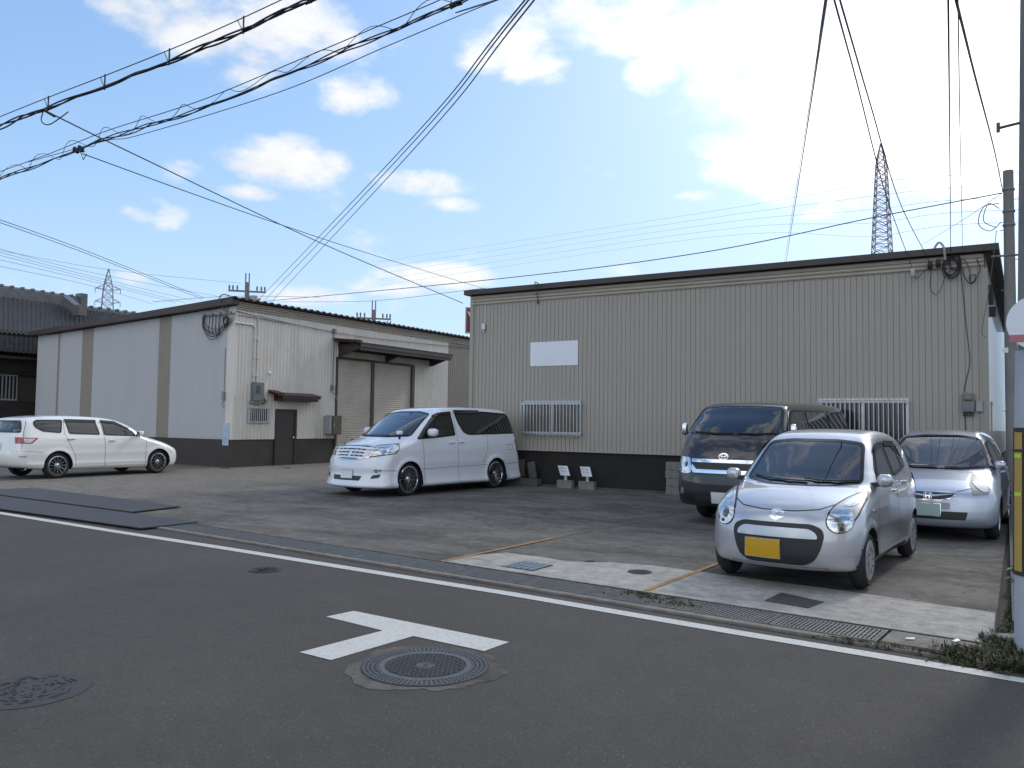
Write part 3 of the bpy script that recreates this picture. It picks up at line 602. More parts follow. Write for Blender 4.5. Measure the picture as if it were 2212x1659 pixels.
class Grid2:
    def __init__(s, poly, x0, x1, z0, z1, h=.012):
        s.x0, s.z0, s.h = x0, z0, h; xs = np.arange(x0, x1+h, h); zs = np.arange(z0, z1+h, h); X, Z = np.meshgrid(xs, zs, indexing='ij')
        D = np.full(X.shape, 1e9); I = np.zeros(X.shape, bool); n = len(poly)
        for i in range(n):
            a, b = poly[i], poly[(i+1) % n]; e = b-a; L2 = e@e+1e-12
            t = np.clip(((X-a[0])*e[0]+(Z-a[1])*e[1])/L2, 0, 1); D = np.minimum(D, (X-a[0]-t*e[0])**2+(Z-a[1]-t*e[1])**2)
            c = ((a[1] > Z) != (b[1] > Z)); 
            if abs(e[1]) > 1e-12: I ^= c & (X < a[0]+(Z-a[1])*e[0]/e[1])
        s.D = np.sqrt(D)*np.where(I, -1, 1)
        k = np.array([.25, .5, .25])      # light smoothing keeps reflections clean
        for _ in range(3):
            q = np.pad(s.D, 1, mode='edge'); q = q[:-2]*.25+q[1:-1]*.5+q[2:]*.25; s.D = q[:, :-2]*.25+q[:, 1:-1]*.5+q[:, 2:]*.25
    def __call__(s, x, z):
        i = np.clip((x-s.x0)/s.h, 0, s.D.shape[0]-1.001); j = np.clip((z-s.z0)/s.h, 0, s.D.shape[1]-1.001)
        a = i.astype(int); b = j.astype(int); u = i-a; v = j-b; D = s.D
        return (D[a, b]*(1-u)*(1-v)+D[a+1, b]*u*(1-v)+D[a, b+1]*(1-u)*v+D[a+1, b+1]*u*v)
class Body:
    def __init__(s, S):
        s.S = S; P = catmull(S['profile']); s.x0, s.x1 = P[:, 0].min(), P[:, 0].max(); s.z1 = P[:, 1].max()
        s.g = Grid2(P, s.x0-1.0, s.x1+1.0, -.1, s.z1+.5)
        t = np.array(S['width']); zz = np.linspace(-.2, 2.4, 261); ww = np.interp(zz, t[:, 0], t[:, 1])
        for _ in range(14): ww = np.convolve(np.pad(ww, 1, mode='edge'), [.25, .5, .25], 'valid')
        s.zz, s.ww = zz, ww; s.W = t[:, 1].max()
    def f(s, x, y, z, arches=True):
        S = s.S; ay = np.abs(y); W = s.W; q = np.clip(ay/W, 0, 1.2)
        zf = np.clip((z-S['belt'])/.5, 0, 1)
        xm = (s.x0+s.x1)/2
        wf = 1/(1+np.exp(-(x-xm)*3.0))
        sh = (S['pf']*(1-zf)+S['pfg']*zf)*q**S.get('pfe', 2.6)*wf - (S['pr']*q**3.2)*(1-wf)
        crown = S.get('crown', .05)*q**2*np.clip((z-.7)/.4, 0, 1)
        fp = s.g(x+sh, z+crown)
        w = np.interp(z, s.zz, s.ww)
        xf = np.clip((x-S['tf'][0])/(s.x1-S['tf'][0]), 0, 1.2); xr = np.clip((S['tr'][0]-x)/(S['tr'][0]-s.x0), 0, 1.2)
        w = w-S['tf'][1]*xf**2-S['tr'][1]*xr**2
        R = S['R']; fl = S.get('flare', .012)
        for cx in (0, -S['wb']):
            d = np.sqrt((x-cx)**2+(z-R)**2); w = w+fl*np.exp(-((d-S['arch']-.015)/.055)**2)*(z < R+.5)
        for (za, zb, dw) in S.get('creases', []): w = w+dw*np.exp(-((z-za)/zb)**2)*np.clip((.1-x)*3, 0, 1)
        fs = (ay-w)*.96
        f = smax(fp, fs, S.get('k', .10))
        for fn in S.get('mods', []): f = fn(f, x, ay, z)
        if arches:
            for cx in (0, -S['wb']):
                d = np.sqrt((x-cx)**2+(z-R)**2)
                f = smax(f, -np.maximum(d-S['arch'], (W-.30)-ay), .012)
        return f
    def grad(s, P, h=.004):
        x, y, z = P[:, 0], P[:, 1], P[:, 2]
        g = np.stack([s.f(x+h, y, z)-s.f(x-h, y, z), s.f(x, y+h, z)-s.f(x, y-h, z), s.f(x, y, z+h)-s.f(x, y, z-h)], 1)/(2*h)
        return g
    def mesh(s, h):
        W = s.W; xs = np.arange(s.x0-.08, s.x1+.08+h, h); ny = int(math.ceil((W+.08)/h)); ys = np.arange(-ny, ny+1)*h; zs = np.arange(.05, s.z1+.08+h, h)
        X, Y, Z = np.meshgrid(xs, ys, zs, indexing='ij'); F = s.f(X, Y, Z)
        nx, ny_, nz = F.shape; sg = F < 0
        cnt = np.zeros((nx-1, ny_-1, nz-1)); acc = np.zeros((nx-1, ny_-1, nz-1, 3))
        def sl(o): return slice(o[0], nx-1+o[0]), slice(o[1], ny_-1+o[1]), slice(o[2], nz-1+o[2])
        cs = [(i, j, k) for i in (0, 1) for j in (0, 1) for k in (0, 1)]
        for a in cs:
            for ax in range(3):
                if a[ax]: continue
                b = list(a); b[ax] = 1
                Fa, Fb = F[sl(a)], F[sl(b)]; c = (Fa < 0) != (Fb < 0); t = np.where(c, Fa/(Fa-Fb+1e-12), 0)
                cnt += c
                for d in range(3): acc[..., d] += np.where(c, a[d]+(t if d == ax else 0), 0)
        ok = cnt > 0; idx = -np.ones(cnt.shape, int); idx[ok] = np.arange(ok.sum()); I = np.argwhere(ok)
        P = (I+acc[ok]/cnt[ok][:, None])*h+np.array([xs[0], ys[0], zs[0]])
        faces = []
        for ax in range(3):
            o = [(1, 0, 0), (0, 1, 0), (0, 0, 1)][ax]
            A = sg[tuple(slice(0, n-q) for n, q in zip(sg.shape, o))]; B = sg[tuple(slice(q, n) for n, q in zip(sg.shape, o))]
            e = np.argwhere(A != B); b1, b2 = [(1, 2), (2, 0), (0, 1)][ax]
            e = e[(e[:, b1] > 0) & (e[:, b2] > 0) & (e[:, b1] < cnt.shape[b1]) & (e[:, b2] < cnt.shape[b2])]
            u = np.zeros(3, int); u[b1] = 1; v = np.zeros(3, int); v[b2] = 1
            q = np.stack([idx[tuple((e-u-v).T)], idx[tuple((e-v).T)], idx[tuple(e.T)], idx[tuple((e-u).T)]], 1)
            fl = ~A[tuple(e.T)]; q[fl] = q[fl][:, ::-1]; faces.append(q[(q >= 0).all(1)])
        faces = np.concatenate(faces)
        P0 = P.copy()
        for _ in range(3):
            g = s.grad(P); fv = s.f(P[:, 0], P[:, 1], P[:, 2]); st = g*(fv/np.maximum((g*g).sum(1), .2))[:, None]
            n = np.linalg.norm(st, axis=1); st *= np.minimum(1, .3*h/np.maximum(n, 1e-9))[:, None]; P = P-st
        R_, ar = s.S['R'], s.S['arch']      # snap the wheel-arch lip to a clean circle
        for cx in (0, -s.S['wb']):
            dx, dz = P[:, 0]-cx, P[:, 2]-R_; d = np.hypot(dx, dz); fo = s.f(P[:, 0], P[:, 1], P[:, 2], False)
            m = (np.abs(d-ar) < .62*h) & (np.abs(fo) < .62*h) & (np.abs(P[:, 1]) > s.W*.6)
            P[m, 0] = cx+dx[m]/d[m]*ar; P[m, 2] = R_+dz[m]/d[m]*ar
            for _ in range(4):
                Q = P[m]; e_ = .003; f0 = s.f(*Q.T, False); g0 = (s.f(Q[:, 0], Q[:, 1]+e_, Q[:, 2], False)-s.f(Q[:, 0], Q[:, 1]-e_, Q[:, 2], False))/(2*e_)
                P[m, 1] -= np.clip(f0/np.where(np.abs(g0) < .3, np.sign(g0)*.3+1e-9, g0), -.01, .01)
            s.lip = getattr(s, 'lip', np.zeros(len(P), bool)) | m
        P[np.isnan(P)] = 0
        g = s.grad(P); N_ = g/np.maximum(np.linalg.norm(g, axis=1), 1e-6)[:, None]
        q = P[s.lip]; go = np.stack([s.f(q[:, 0]+.004, q[:, 1], q[:, 2], False)-s.f(q[:, 0]-.004, q[:, 1], q[:, 2], False), s.f(q[:, 0], q[:, 1]+.004, q[:, 2], False)-s.f(q[:, 0], q[:, 1]-.004, q[:, 2], False), s.f(q[:, 0], q[:, 1], q[:, 2]+.004, False)-s.f(q[:, 0], q[:, 1], q[:, 2]-.004, False)], 1)
        N_[s.lip] = go/np.maximum(np.linalg.norm(go, axis=1), 1e-6)[:, None]
        return P, faces, N_
def ang(side): return {'F': 0.0, 'L': math.pi/2, 'R': -math.pi/2, 'B': math.pi}[side] if isinstance(side, str) else math.radians(side)
def to_s(poly, side):
    if side == 'L': return [(-x, z) for x, z in poly]
    if side == 'B': return [(-y, z) for y, z in poly]
    return list(poly)
def cast(B, S2, th, flat=False):
    """project (s,z) points onto the body surface along horizontal direction th; returns points, normals"""
    S2 = np.array(S2, float); c, q = math.cos(th), math.sin(th)
    R0 = 4.2 if abs(c) < .5 else 4.8
    O = np.stack([-q*S2[:, 0]+c*R0, c*S2[:, 0]+q*R0, S2[:, 1]], 1)
    D = np.array([-c, -q, 0.0]); t = np.zeros(len(O)); lo = np.full(len(O), np.nan); prev = B.f(*O.T, arches=False)
    done = np.zeros(len(O), bool); step = .03
    for i in range(int(6/step)):
        t2 = t+step; P = O+D*t2[:, None]; fv = B.f(*P.T, arches=False); hit = (~done) & (fv < 0); lo[hit] = t[hit]; done |= hit; t = t2
        if done.all(): break
    if not done.all(): print('CAST MISS', B.S['label'][:30], S2[~done][:3].tolist(), round(math.degrees(th)))
    lo = np.where(np.isnan(lo), R0, lo); a = lo.copy(); b = lo+step
    for _ in range(14):
        m = (a+b)/2; P = O+D*m[:, None]; fv = B.f(*P.T, arches=False); a = np.where(fv > 0, m, a); b = np.where(fv > 0, b, m)
    P = O+D*((a+b)/2)[:, None]; h = .006
    g = np.stack([B.f(P[:, 0]+h, P[:, 1], P[:, 2], False)-B.f(P[:, 0]-h, P[:, 1], P[:, 2], False), B.f(P[:, 0], P[:, 1]+h, P[:, 2], False)-B.f(P[:, 0], P[:, 1]-h, P[:, 2], False), B.f(P[:, 0], P[:, 1], P[:, 2]+h, False)-B.f(P[:, 0], P[:, 1], P[:, 2]-h, False)], 1)
    return P, g/np.maximum(np.linalg.norm(g, axis=1), 1e-6)[:, None]
def s_mid(B): return (B.x0+B.x1)/2
def roundpoly(poly, r=.03, n=4):
    out = []; m = len(poly)
    for i in range(m):
        a, b, c = [np.array(poly[k % m], float) for k in (i-1, i, i+1)]
        la, lc = np.linalg.norm(a-b), np.linalg.norm(c-b); q = min(r, la*.45, lc*.45)
        p0 = b+(a-b)/la*q; p2 = b+(c-b)/lc*q
        for t in np.linspace(0, 1, n): out.append(tuple((1-t)**2*p0+2*t*(1-t)*b+t*t*p2))
    return out
def ellipse(cx, cz, rx, rz, n=28): return [(cx+rx*math.cos(2*math.pi*i/n), cz+rz*math.sin(2*math.pi*i/n)) for i in range(n)]
import bmesh
def patch_mb(B, poly, side, off, cell=.05, rim=0.0, rnd_=0.02, m=0, mb=None):
    th = ang(side); P2 = to_s(poly, side)
    if rnd_: P2 = roundpoly(P2, rnd_)
    bm = bmesh.new(); vs = [bm.verts.new((x, 0, z)) for x, z in P2]; bm.faces.new(vs)
    a = np.array(P2); 
    for ax, (lo, hi) in ((0, (a[:, 0].min(), a[:, 0].max())), (2, (a[:, 1].min(), a[:, 1].max()))):
        k = lo+cell
        while k < hi-.004:
            co = (k, 0, 0) if ax == 0 else (0, 0, k); no = (1, 0, 0) if ax == 0 else (0, 0, 1)
            bmesh.ops.bisect_plane(bm, geom=bm.verts[:]+bm.edges[:]+bm.faces[:], dist=1e-5, plane_co=co, plane_no=no); k += cell
    # subdivide long outline edges
    bmesh.ops.triangulate(bm, faces=[f for f in bm.faces if len(f.verts) > 4])
    bm.verts.ensure_lookup_table(); S2 = [(v.co.x, v.co.z) for v in bm.verts]
    Pn, Nn = cast(B, S2, th); V = Pn+Nn*off
    fs = []
    for f in bm.faces:
        ii = [v.index for v in f.verts]; p = V[ii]; n_ = np.zeros(3)
        for k in range(1, len(p)-1): n_ += np.cross(p[k]-p[0], p[k+1]-p[0])
        if n_@Nn[ii].mean(0) < 0: ii = ii[::-1]
        fs.append(tuple(ii))
    nv = len(V); allv = [tuple(v) for v in V]; nn = [tuple(n) for n in Nn]
    if rim:
        be = [e for e in bm.edges if len(e.link_faces) == 1]; mp = {}
        for e in be:
            for v in e.verts:
                if v.index not in mp: mp[v.index] = nv+len(mp); allv.append(tuple(Pn[v.index]-Nn[v.index]*rim)); nn.append(tuple(Nn[v.index]))
            f = e.link_faces[0]; ii = [v.index for v in f.verts]
            a_, c_ = e.verts[0].index, e.verts[1].index
            fs.append((a_, c_, mp[c_], mp[a_]))
    bm.free()
    if mb is not None:
        mb.add(allv, fs, m)
        if not hasattr(mb, 'n'): mb.n = []
        mb.n += nn
        return mb
    q = MB(); q.add(allv, fs, m); q.n = nn; return q
def finish(mb, name, mats, parent, label=None):
    me = bpy.data.meshes.new(name); me.from_pydata(mb.v, [], mb.f); mats = mats if isinstance(mats, (list, tuple)) else [mats]
    for q in mats: me.materials.append(MT[q] if isinstance(q, str) else q)
    if len(mats) > 1: me.polygons.foreach_set('material_index', mb.m)
    me.polygons.foreach_set('use_smooth', [True]*len(mb.f)); me.update()
    if getattr(mb, 'n', None) and len(mb.n) == len(mb.v): me.normals_split_custom_set_from_vertices([Vector(n) for n in mb.n])
    return link(me, name, parent, label)
def ribbon(B, pts, side, w, off, mb, m=0, closed=False, step=.04):
    P2 = to_s(pts, side); P2 = P2+[P2[0]] if closed else P2; R = []
    for a, b in zip(P2[:-1], P2[1:]):
        a = np.array(a); b = np.array(b); k = max(1, int(np.linalg.norm(b-a)/step))
        for i in range(k): R.append(a+(b-a)*i/k)
    R.append(np.array(P2[-1])); R = np.array(R); T_ = np.gradient(R, axis=0); T_ /= np.maximum(np.linalg.norm(T_, axis=1), 1e-9)[:, None]; Nn = np.stack([-T_[:, 1], T_[:, 0]], 1)
    if closed: Nn[0] = Nn[-1] = (Nn[0]+Nn[-1])/2
    th = ang(side); A, na = cast(B, R+Nn*w/2, th); C, nc = cast(B, R-Nn*w/2, th); A = A+na*off; C = C+nc*off; n = len(R)
    vs = []; nn = []
    for i in range(n): vs += [tuple(A[i]), tuple(C[i])]; nn += [tuple(na[i]), tuple(nc[i])]
    c_, q_ = math.cos(th), math.sin(th); fs = []
    for i in range(n-1):
        f = (2*i, 2*i+1, 2*i+3, 2*i+2); p = np.array([vs[k] for k in f]); nz_ = np.cross(p[1]-p[0], p[2]-p[0])
        if nz_@np.array(nn[2*i]) < 0: f = f[::-1]
        fs.append(f)
    mb.add(vs, fs, m)
    if not hasattr(mb, 'n'): mb.n = []
    mb.n += nn
def inpoly(P, poly):
    poly = np.array(poly); x, z = P[:, 0], P[:, 1]; I = np.zeros(len(P), bool); n = len(poly)
    for i in range(n):
        a, b = poly[i], poly[(i+1) % n]
        if abs(a[1]-b[1]) < 1e-12: continue
        I ^= ((a[1] > z) != (b[1] > z)) & (x < a[0]+(z-a[1])*(b[0]-a[0])/(b[1]-a[1]))
    return I
def make_wheel(R, width, rr, style, parent, loc, side):
    """wheel in the xz plane, outer face towards side*y"""
    w = bpy.data.objects.new('wheel', None); COL.objects.link(w); w.parent = parent; w.location = loc; w.rotation_euler = (0, 0, 0 if side < 0 else math.pi)
    h = width/2; b = MB()      # outer face at -y
    b.lathe([(rr*.96, -h+.035), (rr, -h+.012), (rr+.012, -h+.004), (rr+(R-rr)*.5, -h-.004), (R-.035, -h+.012), (R-.012, -h+.035), (R, -h+.06), (R, h-.05), (R-.03, h), (rr, h-.01), (rr*.9, h-.02)], 44, axis='y')
    b.build('tyre', 'tyre', w, smooth=True)
    b = MB()
    if style in ('multi', 'twelve'):
        b.lathe([(rr+.004, -h+.003), (rr-.014, -h-.002), (rr-.022, -h+.012), (rr-.026, -h+.05), (rr-.02, h-.04)], 44, 0, axis='y')
        b.lathe([(rr-.03, -h+.10), (0.02, -h+.11)], 30, 1, axis='y')
        n = 18 if style == 'multi' else 12
        for i in range(n):
            a = 2*math.pi*i/n; c, s_ = math.cos(a), math.sin(a); wd = .011 if style == 'multi' else .013
            b.bar((c*.05, -h+.035, s_*.05), (c*(rr-.012), -h+.008, s_*(rr-.012)), wd*1.15, .022, 0, up=(0, 1, 0))
        b.lathe([(0, -h+.012), (.028, -h+.014), (.045, -h+.03), (.065, -h+.04), (.065, -h+.07)], 24, 0, axis='y')
        mats = ['chrome' if style == 'multi' else 'alloy', 'alloy_dark']
    elif style == 'cap':
        b.lathe([(rr+.012, -h+.002), (rr-.01, -h-.006), (rr-.03, -h-.002), (rr*.86, -h-.004)], 44, 0, axis='y')
        b.lathe([(rr*.86, -h-.004), (rr*.6, -h-.010), (.07, -h-.006), (0, -h-.006)], 40, 0, axis='y')
        for i in range(8):
            a0 = 2*math.pi*i/8; vs = []; k = 8
            for j in range(k+1):
                t = j/k; r = .075+(rr*.84-.075)*t; tw = a0+.55*t*t; wd = .006+.022*math.sin(math.pi*min(1, t*1.15)**.8)
                yy = np.interp(r, [.07, rr*.6, rr*.86], [-h-.006, -h-.010, -h-.004])-.0015
                for e in (-1, 1): vs.append((r*math.cos(tw)-e*wd*math.sin(tw)*.5, yy, r*math.sin(tw)+e*wd*math.cos(tw)*.5))
            b.add(vs, [(2*j, 2*j+1, 2*j+3, 2*j+2) for j in range(k)], 1)
        mats = ['hubcap', 'alloy_dark']
    else:
        b.lathe([(rr+.01, -h+.002), (rr-.02, -h+.0), (rr*.8, -h+.03), (rr*.5, -h+.015), (.06, -h+.0), (0, -h-.003)], 36, 0, axis='y'); mats = ['hubcap']
    b.build('rim', mats, w, smooth=True); return w
def rbox(mb, x0, x1, y0, y1, z0, z1, r, m=0):
    """rounded box: superellipsoid-like grid"""
    n = 8; vs = []; cx, cy, cz = (x0+x1)/2, (y0+y1)/2, (z0+z1)/2; hx, hy, hz = (x1-x0)/2, (y1-y0)/2, (z1-z0)/2
    bm = bmesh.new(); bmesh.ops.create_cube(bm, size=2); bmesh.ops.subdivide_edges(bm, edges=bm.edges[:], cuts=6, use_grid_fill=True)
    for v in bm.verts:
        p = np.array(v.co); q = np.clip(p, -1, 1)*np.array([hx, hy, hz]); inner = np.clip(q, -np.array([hx-r, hy-r, hz-r]), np.array([hx-r, hy-r, hz-r])); d = q-inner; l = np.linalg.norm(d)
        q = inner+d/l*r if l > 1e-9 else q
        v.co = (cx+q[0], cy+q[1], cz+q[2])
    bm.verts.ensure_lookup_table(); mb.add([tuple(v.co) for v in bm.verts], [tuple(v.index for v in f.verts) for f in bm.faces], m); bm.free()
def mirror(poly): return [(-y, z) for y, z in poly]
def make_car(S):
    e = empty(S['name'], (S['pos'][0], S['pos'][1], .026), S['label'], S['cat'], rz=math.radians(S['pos'][2]))
    B = Body(S); P, F_, N_ = B.mesh(S['h']); W = B.W
    cr = np.cross(P[F_[:, 1]]-P[F_[:, 0]], P[F_[:, 2]]-P[F_[:, 0]]); fl_ = (cr*N_[F_].mean(1)).sum(1) < 0; F_[fl_] = F_[fl_][:, ::-1]
    C_ = P[F_].mean(1); nf = N_[F_].mean(1); keep = np.ones(len(F_), bool)
    wins = []
    for wdw in S['windows']:
        for side in wdw['sides']:
            poly = wdw['poly']; P2 = roundpoly(to_s(poly, side), wdw.get('r', .04)); wins.append((wdw, side, P2)); th = ang(side); c, q = math.cos(th), math.sin(th)
            facing = (nf[:, 0]*c+nf[:, 1]*q) > .12
            sv = [-q*P[:, 0]+c*P[:, 1], P[:, 2]]; ins = inpoly(np.stack(sv, 1), P2); fin = ins[F_].all(1)
            rad = C_[:, 0]*c+C_[:, 1]*q; lim = (0 if abs(c) < .5 else s_mid(B)*c)
            keep &= ~(fin & facing & (rad > lim))
    R = S['R']; wellf = np.zeros(len(F_), bool)
    for cx in (0, -S['wb']):
        d = np.sqrt((P[:, 0]-cx)**2+(P[:, 2]-R)**2)[F_]; wellf |= (d.max(1) < S['arch']+.0045) & ~B.lip[F_].all(1)
    wellf |= (nf[:, 2] < -.97) & (np.abs(C_[:, 1]) < W-.15)
    mi = np.where(wellf, 1, 0)
    if 'lower' in S: mi = np.where((mi == 0) & (C_[:, 2] < S['lower']), 2, mi)
    Fk = F_[keep]; mk = mi[keep]; used = np.unique(Fk); rem = -np.ones(len(P), int); rem[used] = np.arange(len(used))
    me = bpy.data.meshes.new('body'); me.from_pydata([tuple(v) for v in P[used]], [], [tuple(int(i) for i in f) for f in rem[Fk]])
    for q in [S['paint'], 'well', 'black_plastic']: me.materials.append(MT[q])
    me.polygons.foreach_set('material_index', mk.astype(int)); me.polygons.foreach_set('use_smooth', [True]*len(Fk)); me.update()
    me.normals_split_custom_set_from_vertices([Vector(n) for n in N_[used]])
    body = link(me, 'body', e)
    for wdw, side, P2 in wins:
        g = patch_mb(B, wdw['poly'], side, .004, .06, .012, wdw.get('r', .04)); wo = finish(g, wdw.get('name', 'window'), wdw['glass'], e)
        fb = MB(); fr_ = wdw.get('frit', .035); pin = shrink(P2, fr_/2-.004); 
        th = ang(side); pts = pin if side not in ('L', 'B') else [(-a_, b_) for a_, b_ in pin]
        ribbon(B, pts, side, fr_, .0065, fb, closed=True); finish(fb, 'window_surround', 'frit', wo)
        if wdw.get('visor') and side in 'LR':
            vb = MB(); patch_mb(B, wdw['visor'], side, .022, .06, .0, .02, mb=vb); finish(vb, 'rain_visor', 'frit', wo)
        if wdw.get('mould'):
            cb = MB(); ribbon(B, wdw['mould'], side, .014, .009, cb); finish(cb, 'window_moulding', 'chrome', wo)
    # panel gaps, one part
    for side, pts in S['gaps']:
        for sd_ in list(side): gb = MB(); ribbon(B, pts, sd_, .009, .0012, gb); finish(gb, 'panel_gap', 'black_plastic', e)
    for k in S['parts']:
        for side in k['sides']:
            mb = MB(); mats = []
            for layer in k['layers']:      # (polygon, offset, material, rim)
                poly = layer[0]
                if side == 'mF': sd_ = 'F'; poly = mirror(poly)
                elif isinstance(side, (int, float)) and side < 0: sd_ = side; poly = mirror(poly)
                else: sd_ = side
                if layer[2] not in mats: mats.append(layer[2])
                mi_ = mats.index(layer[2])
                if len(layer) > 4 and layer[4] == 'ribbon': ribbon(B, poly, sd_, layer[5], layer[1], mb, mi_, closed=layer[6] if len(layer) > 6 else False)
                else: patch_mb(B, poly, sd_, layer[1], layer[5] if len(layer) > 5 else .04, layer[3] if len(layer) > 3 else .0, layer[4] if len(layer) > 4 else .012, mi_, mb)
            finish(mb, k['name'], mats, e, k.get('label'))
    for (x, y) in ((0, S['track']), (0, -S['track']), (-S['wb'], S['track']), (-S['wb'], -S['track'])):
        sg = 1 if y > 0 else -1; make_wheel(R, S['tw'], S['rr'], S['rim'], e, (x, y-sg*S['tw']/2, R), sg)
    # door handles, mirrors, wipers, interior
    for (x, z, ln) in S['handles']:
        for sd_, sg in (('L', 1), ('R', -1)):
            q, n_ = cast(B, to_s([(x, z)], sd_), ang(sd_)); p = q[0]; mb = MB(); rbox(mb, p[0]-ln/2, p[0]+ln/2, p[1]-.012 if sg > 0 else p[1]-.035, p[1]+.035 if sg > 0 else p[1]+.012, z-.014, z+.014, .012); mb.build('door_handle', S.get('handle_mat', S['paint']), e, smooth=True)
    mx, mz = S['mirror'][:2]; mw, mh, md = S['mirror'][2:5]
    for sd_, sg in (('L', 1), ('R', -1)):
        q, n_ = cast(B, to_s([(mx, mz)], sd_), ang(sd_)); y0 = q[0][1]; mb = MB(); ya, yb_ = sorted((y0+sg*.045, y0+sg*(.045+mw)))
        rbox(mb, mx-md*.4, mx+md*.6, ya, yb_, mz-mh*.35, mz+mh*.65, min(md, mh)*.42); mo = mb.build('mirror', S.get('mirror_mat', S['paint']), e, smooth=True)
        mb = MB(); mb.bar((mx+.01, y0-sg*.03, mz-mh*.22), (mx+.01, y0+sg*.10, mz-mh*.12), .07, .045); mb.build('mirror_arm', 'black_plastic', mo)
        mb = MB(); mb.box(mx-md*.4-.003, mx-md*.4+.002, ya+.03, yb_-.03, mz-mh*.2, mz+mh*.5); mb.build('mirror_glass', 'chrome', mo)
    for pts in S['wipers']:
        Pn, Nn = cast(B, pts, 0.0); mb = MB(); V = Pn+Nn*.022; mb.tube([V[0]+Nn[0]*.0]+[V[i] for i in range(1, len(V))], .008, 6); mb.bar(V[len(V)//2], V[len(V)//2]+np.array([.001, 0, 0]), .02)
        mb.build('wiper', 'black_plastic', e, smooth=True)
    it = MB(); fl = .42; xa, xb = S['cabin']
    it.box(xb+.1, xa-.05, -W*.82, W*.82, fl-.06, fl)
    for (sx) in S['seats']:
        for sy in (-1, 1):
            y = sy*W*.42; ww = W*.30; zt = S['seatz']
            rbox(it, sx-.10, sx+.42, y-ww, y+ww, fl, fl+.28, .06); rbox(it, sx-.24, sx-.08, y-ww, y+ww, fl+.1, zt-.14, .06); rbox(it, sx-.22, sx-.10, y-ww*.5, y+ww*.5, zt-.12, zt+.06, .05)
    it.build('seats', S.get('seat_mat', 'interior'), e, smooth=True)
    it = MB(); dx, dz = S['dash']; rbox(it, dx-.45, dx+.25, -W*.78, W*.78, dz-.30, dz-.03, .10)
    it.build('dashboard', 'interior', e, smooth=True)
    it = MB(); cx, cy, cz = dx-.50, -W*.42, dz+.01; it.tube([(cx-.10*math.sin(t)*.9, cy+.18*math.cos(t), cz+.17*math.sin(t)) for t in np.linspace(0, 2*math.pi, 25)], .014, 6); it.bar((cx, cy-.17, cz), (cx, cy+.17, cz), .03); it.bar((cx, cy, cz), (cx+.12, cy, cz-.12), .06); it.build('steering_wheel', 'black_plastic', e, smooth=True)
    return e, B
def shrink(P2, d):
    P = np.array(P2, float); n = len(P); A = 0.5*sum(P[i][0]*P[(i+1) % n][1]-P[(i+1) % n][0]*P[i][1] for i in range(n)); s_ = 1 if A > 0 else -1
    out = []
    for i in range(n):
        t = P[(i+1) % n]-P[i-1]; l = np.linalg.norm(t)
        if l < 1e-9: continue
        nn = np.array([-t[1], t[0]])/l*s_; out.append(tuple(P[i]+nn*d))
    return out
def suz(cx, cz, h):      # angular S emblem outline
    return [(cx+x*h, cz+z*h) for x, z in [(-.62, .18), (.02, .50), (.62, .20), (.36, .06), (.05, .22), (-.12, .13), (.62, -.18), (-.02, -.50), (-.62, -.20), (-.36, -.06), (-.05, -.22), (.12, -.13)]]
def rect(x0, x1, z0, z1): return [(x0, z0), (x1, z0), (x1, z1), (x0, z1)]
def plate(cx, cz, m, w=.33, h=.165, off=.022): return dict(name='number_plate', sides=['F'], layers=[(rect(cx-w/2-.006, cx+w/2+.006, cz-h/2-.006, cz+h/2+.006), off-.004, 'chrome', .03, .008, .2), (rect(cx-w/2, cx+w/2, cz-h/2, cz+h/2), off, m, .0, .008, .2)])
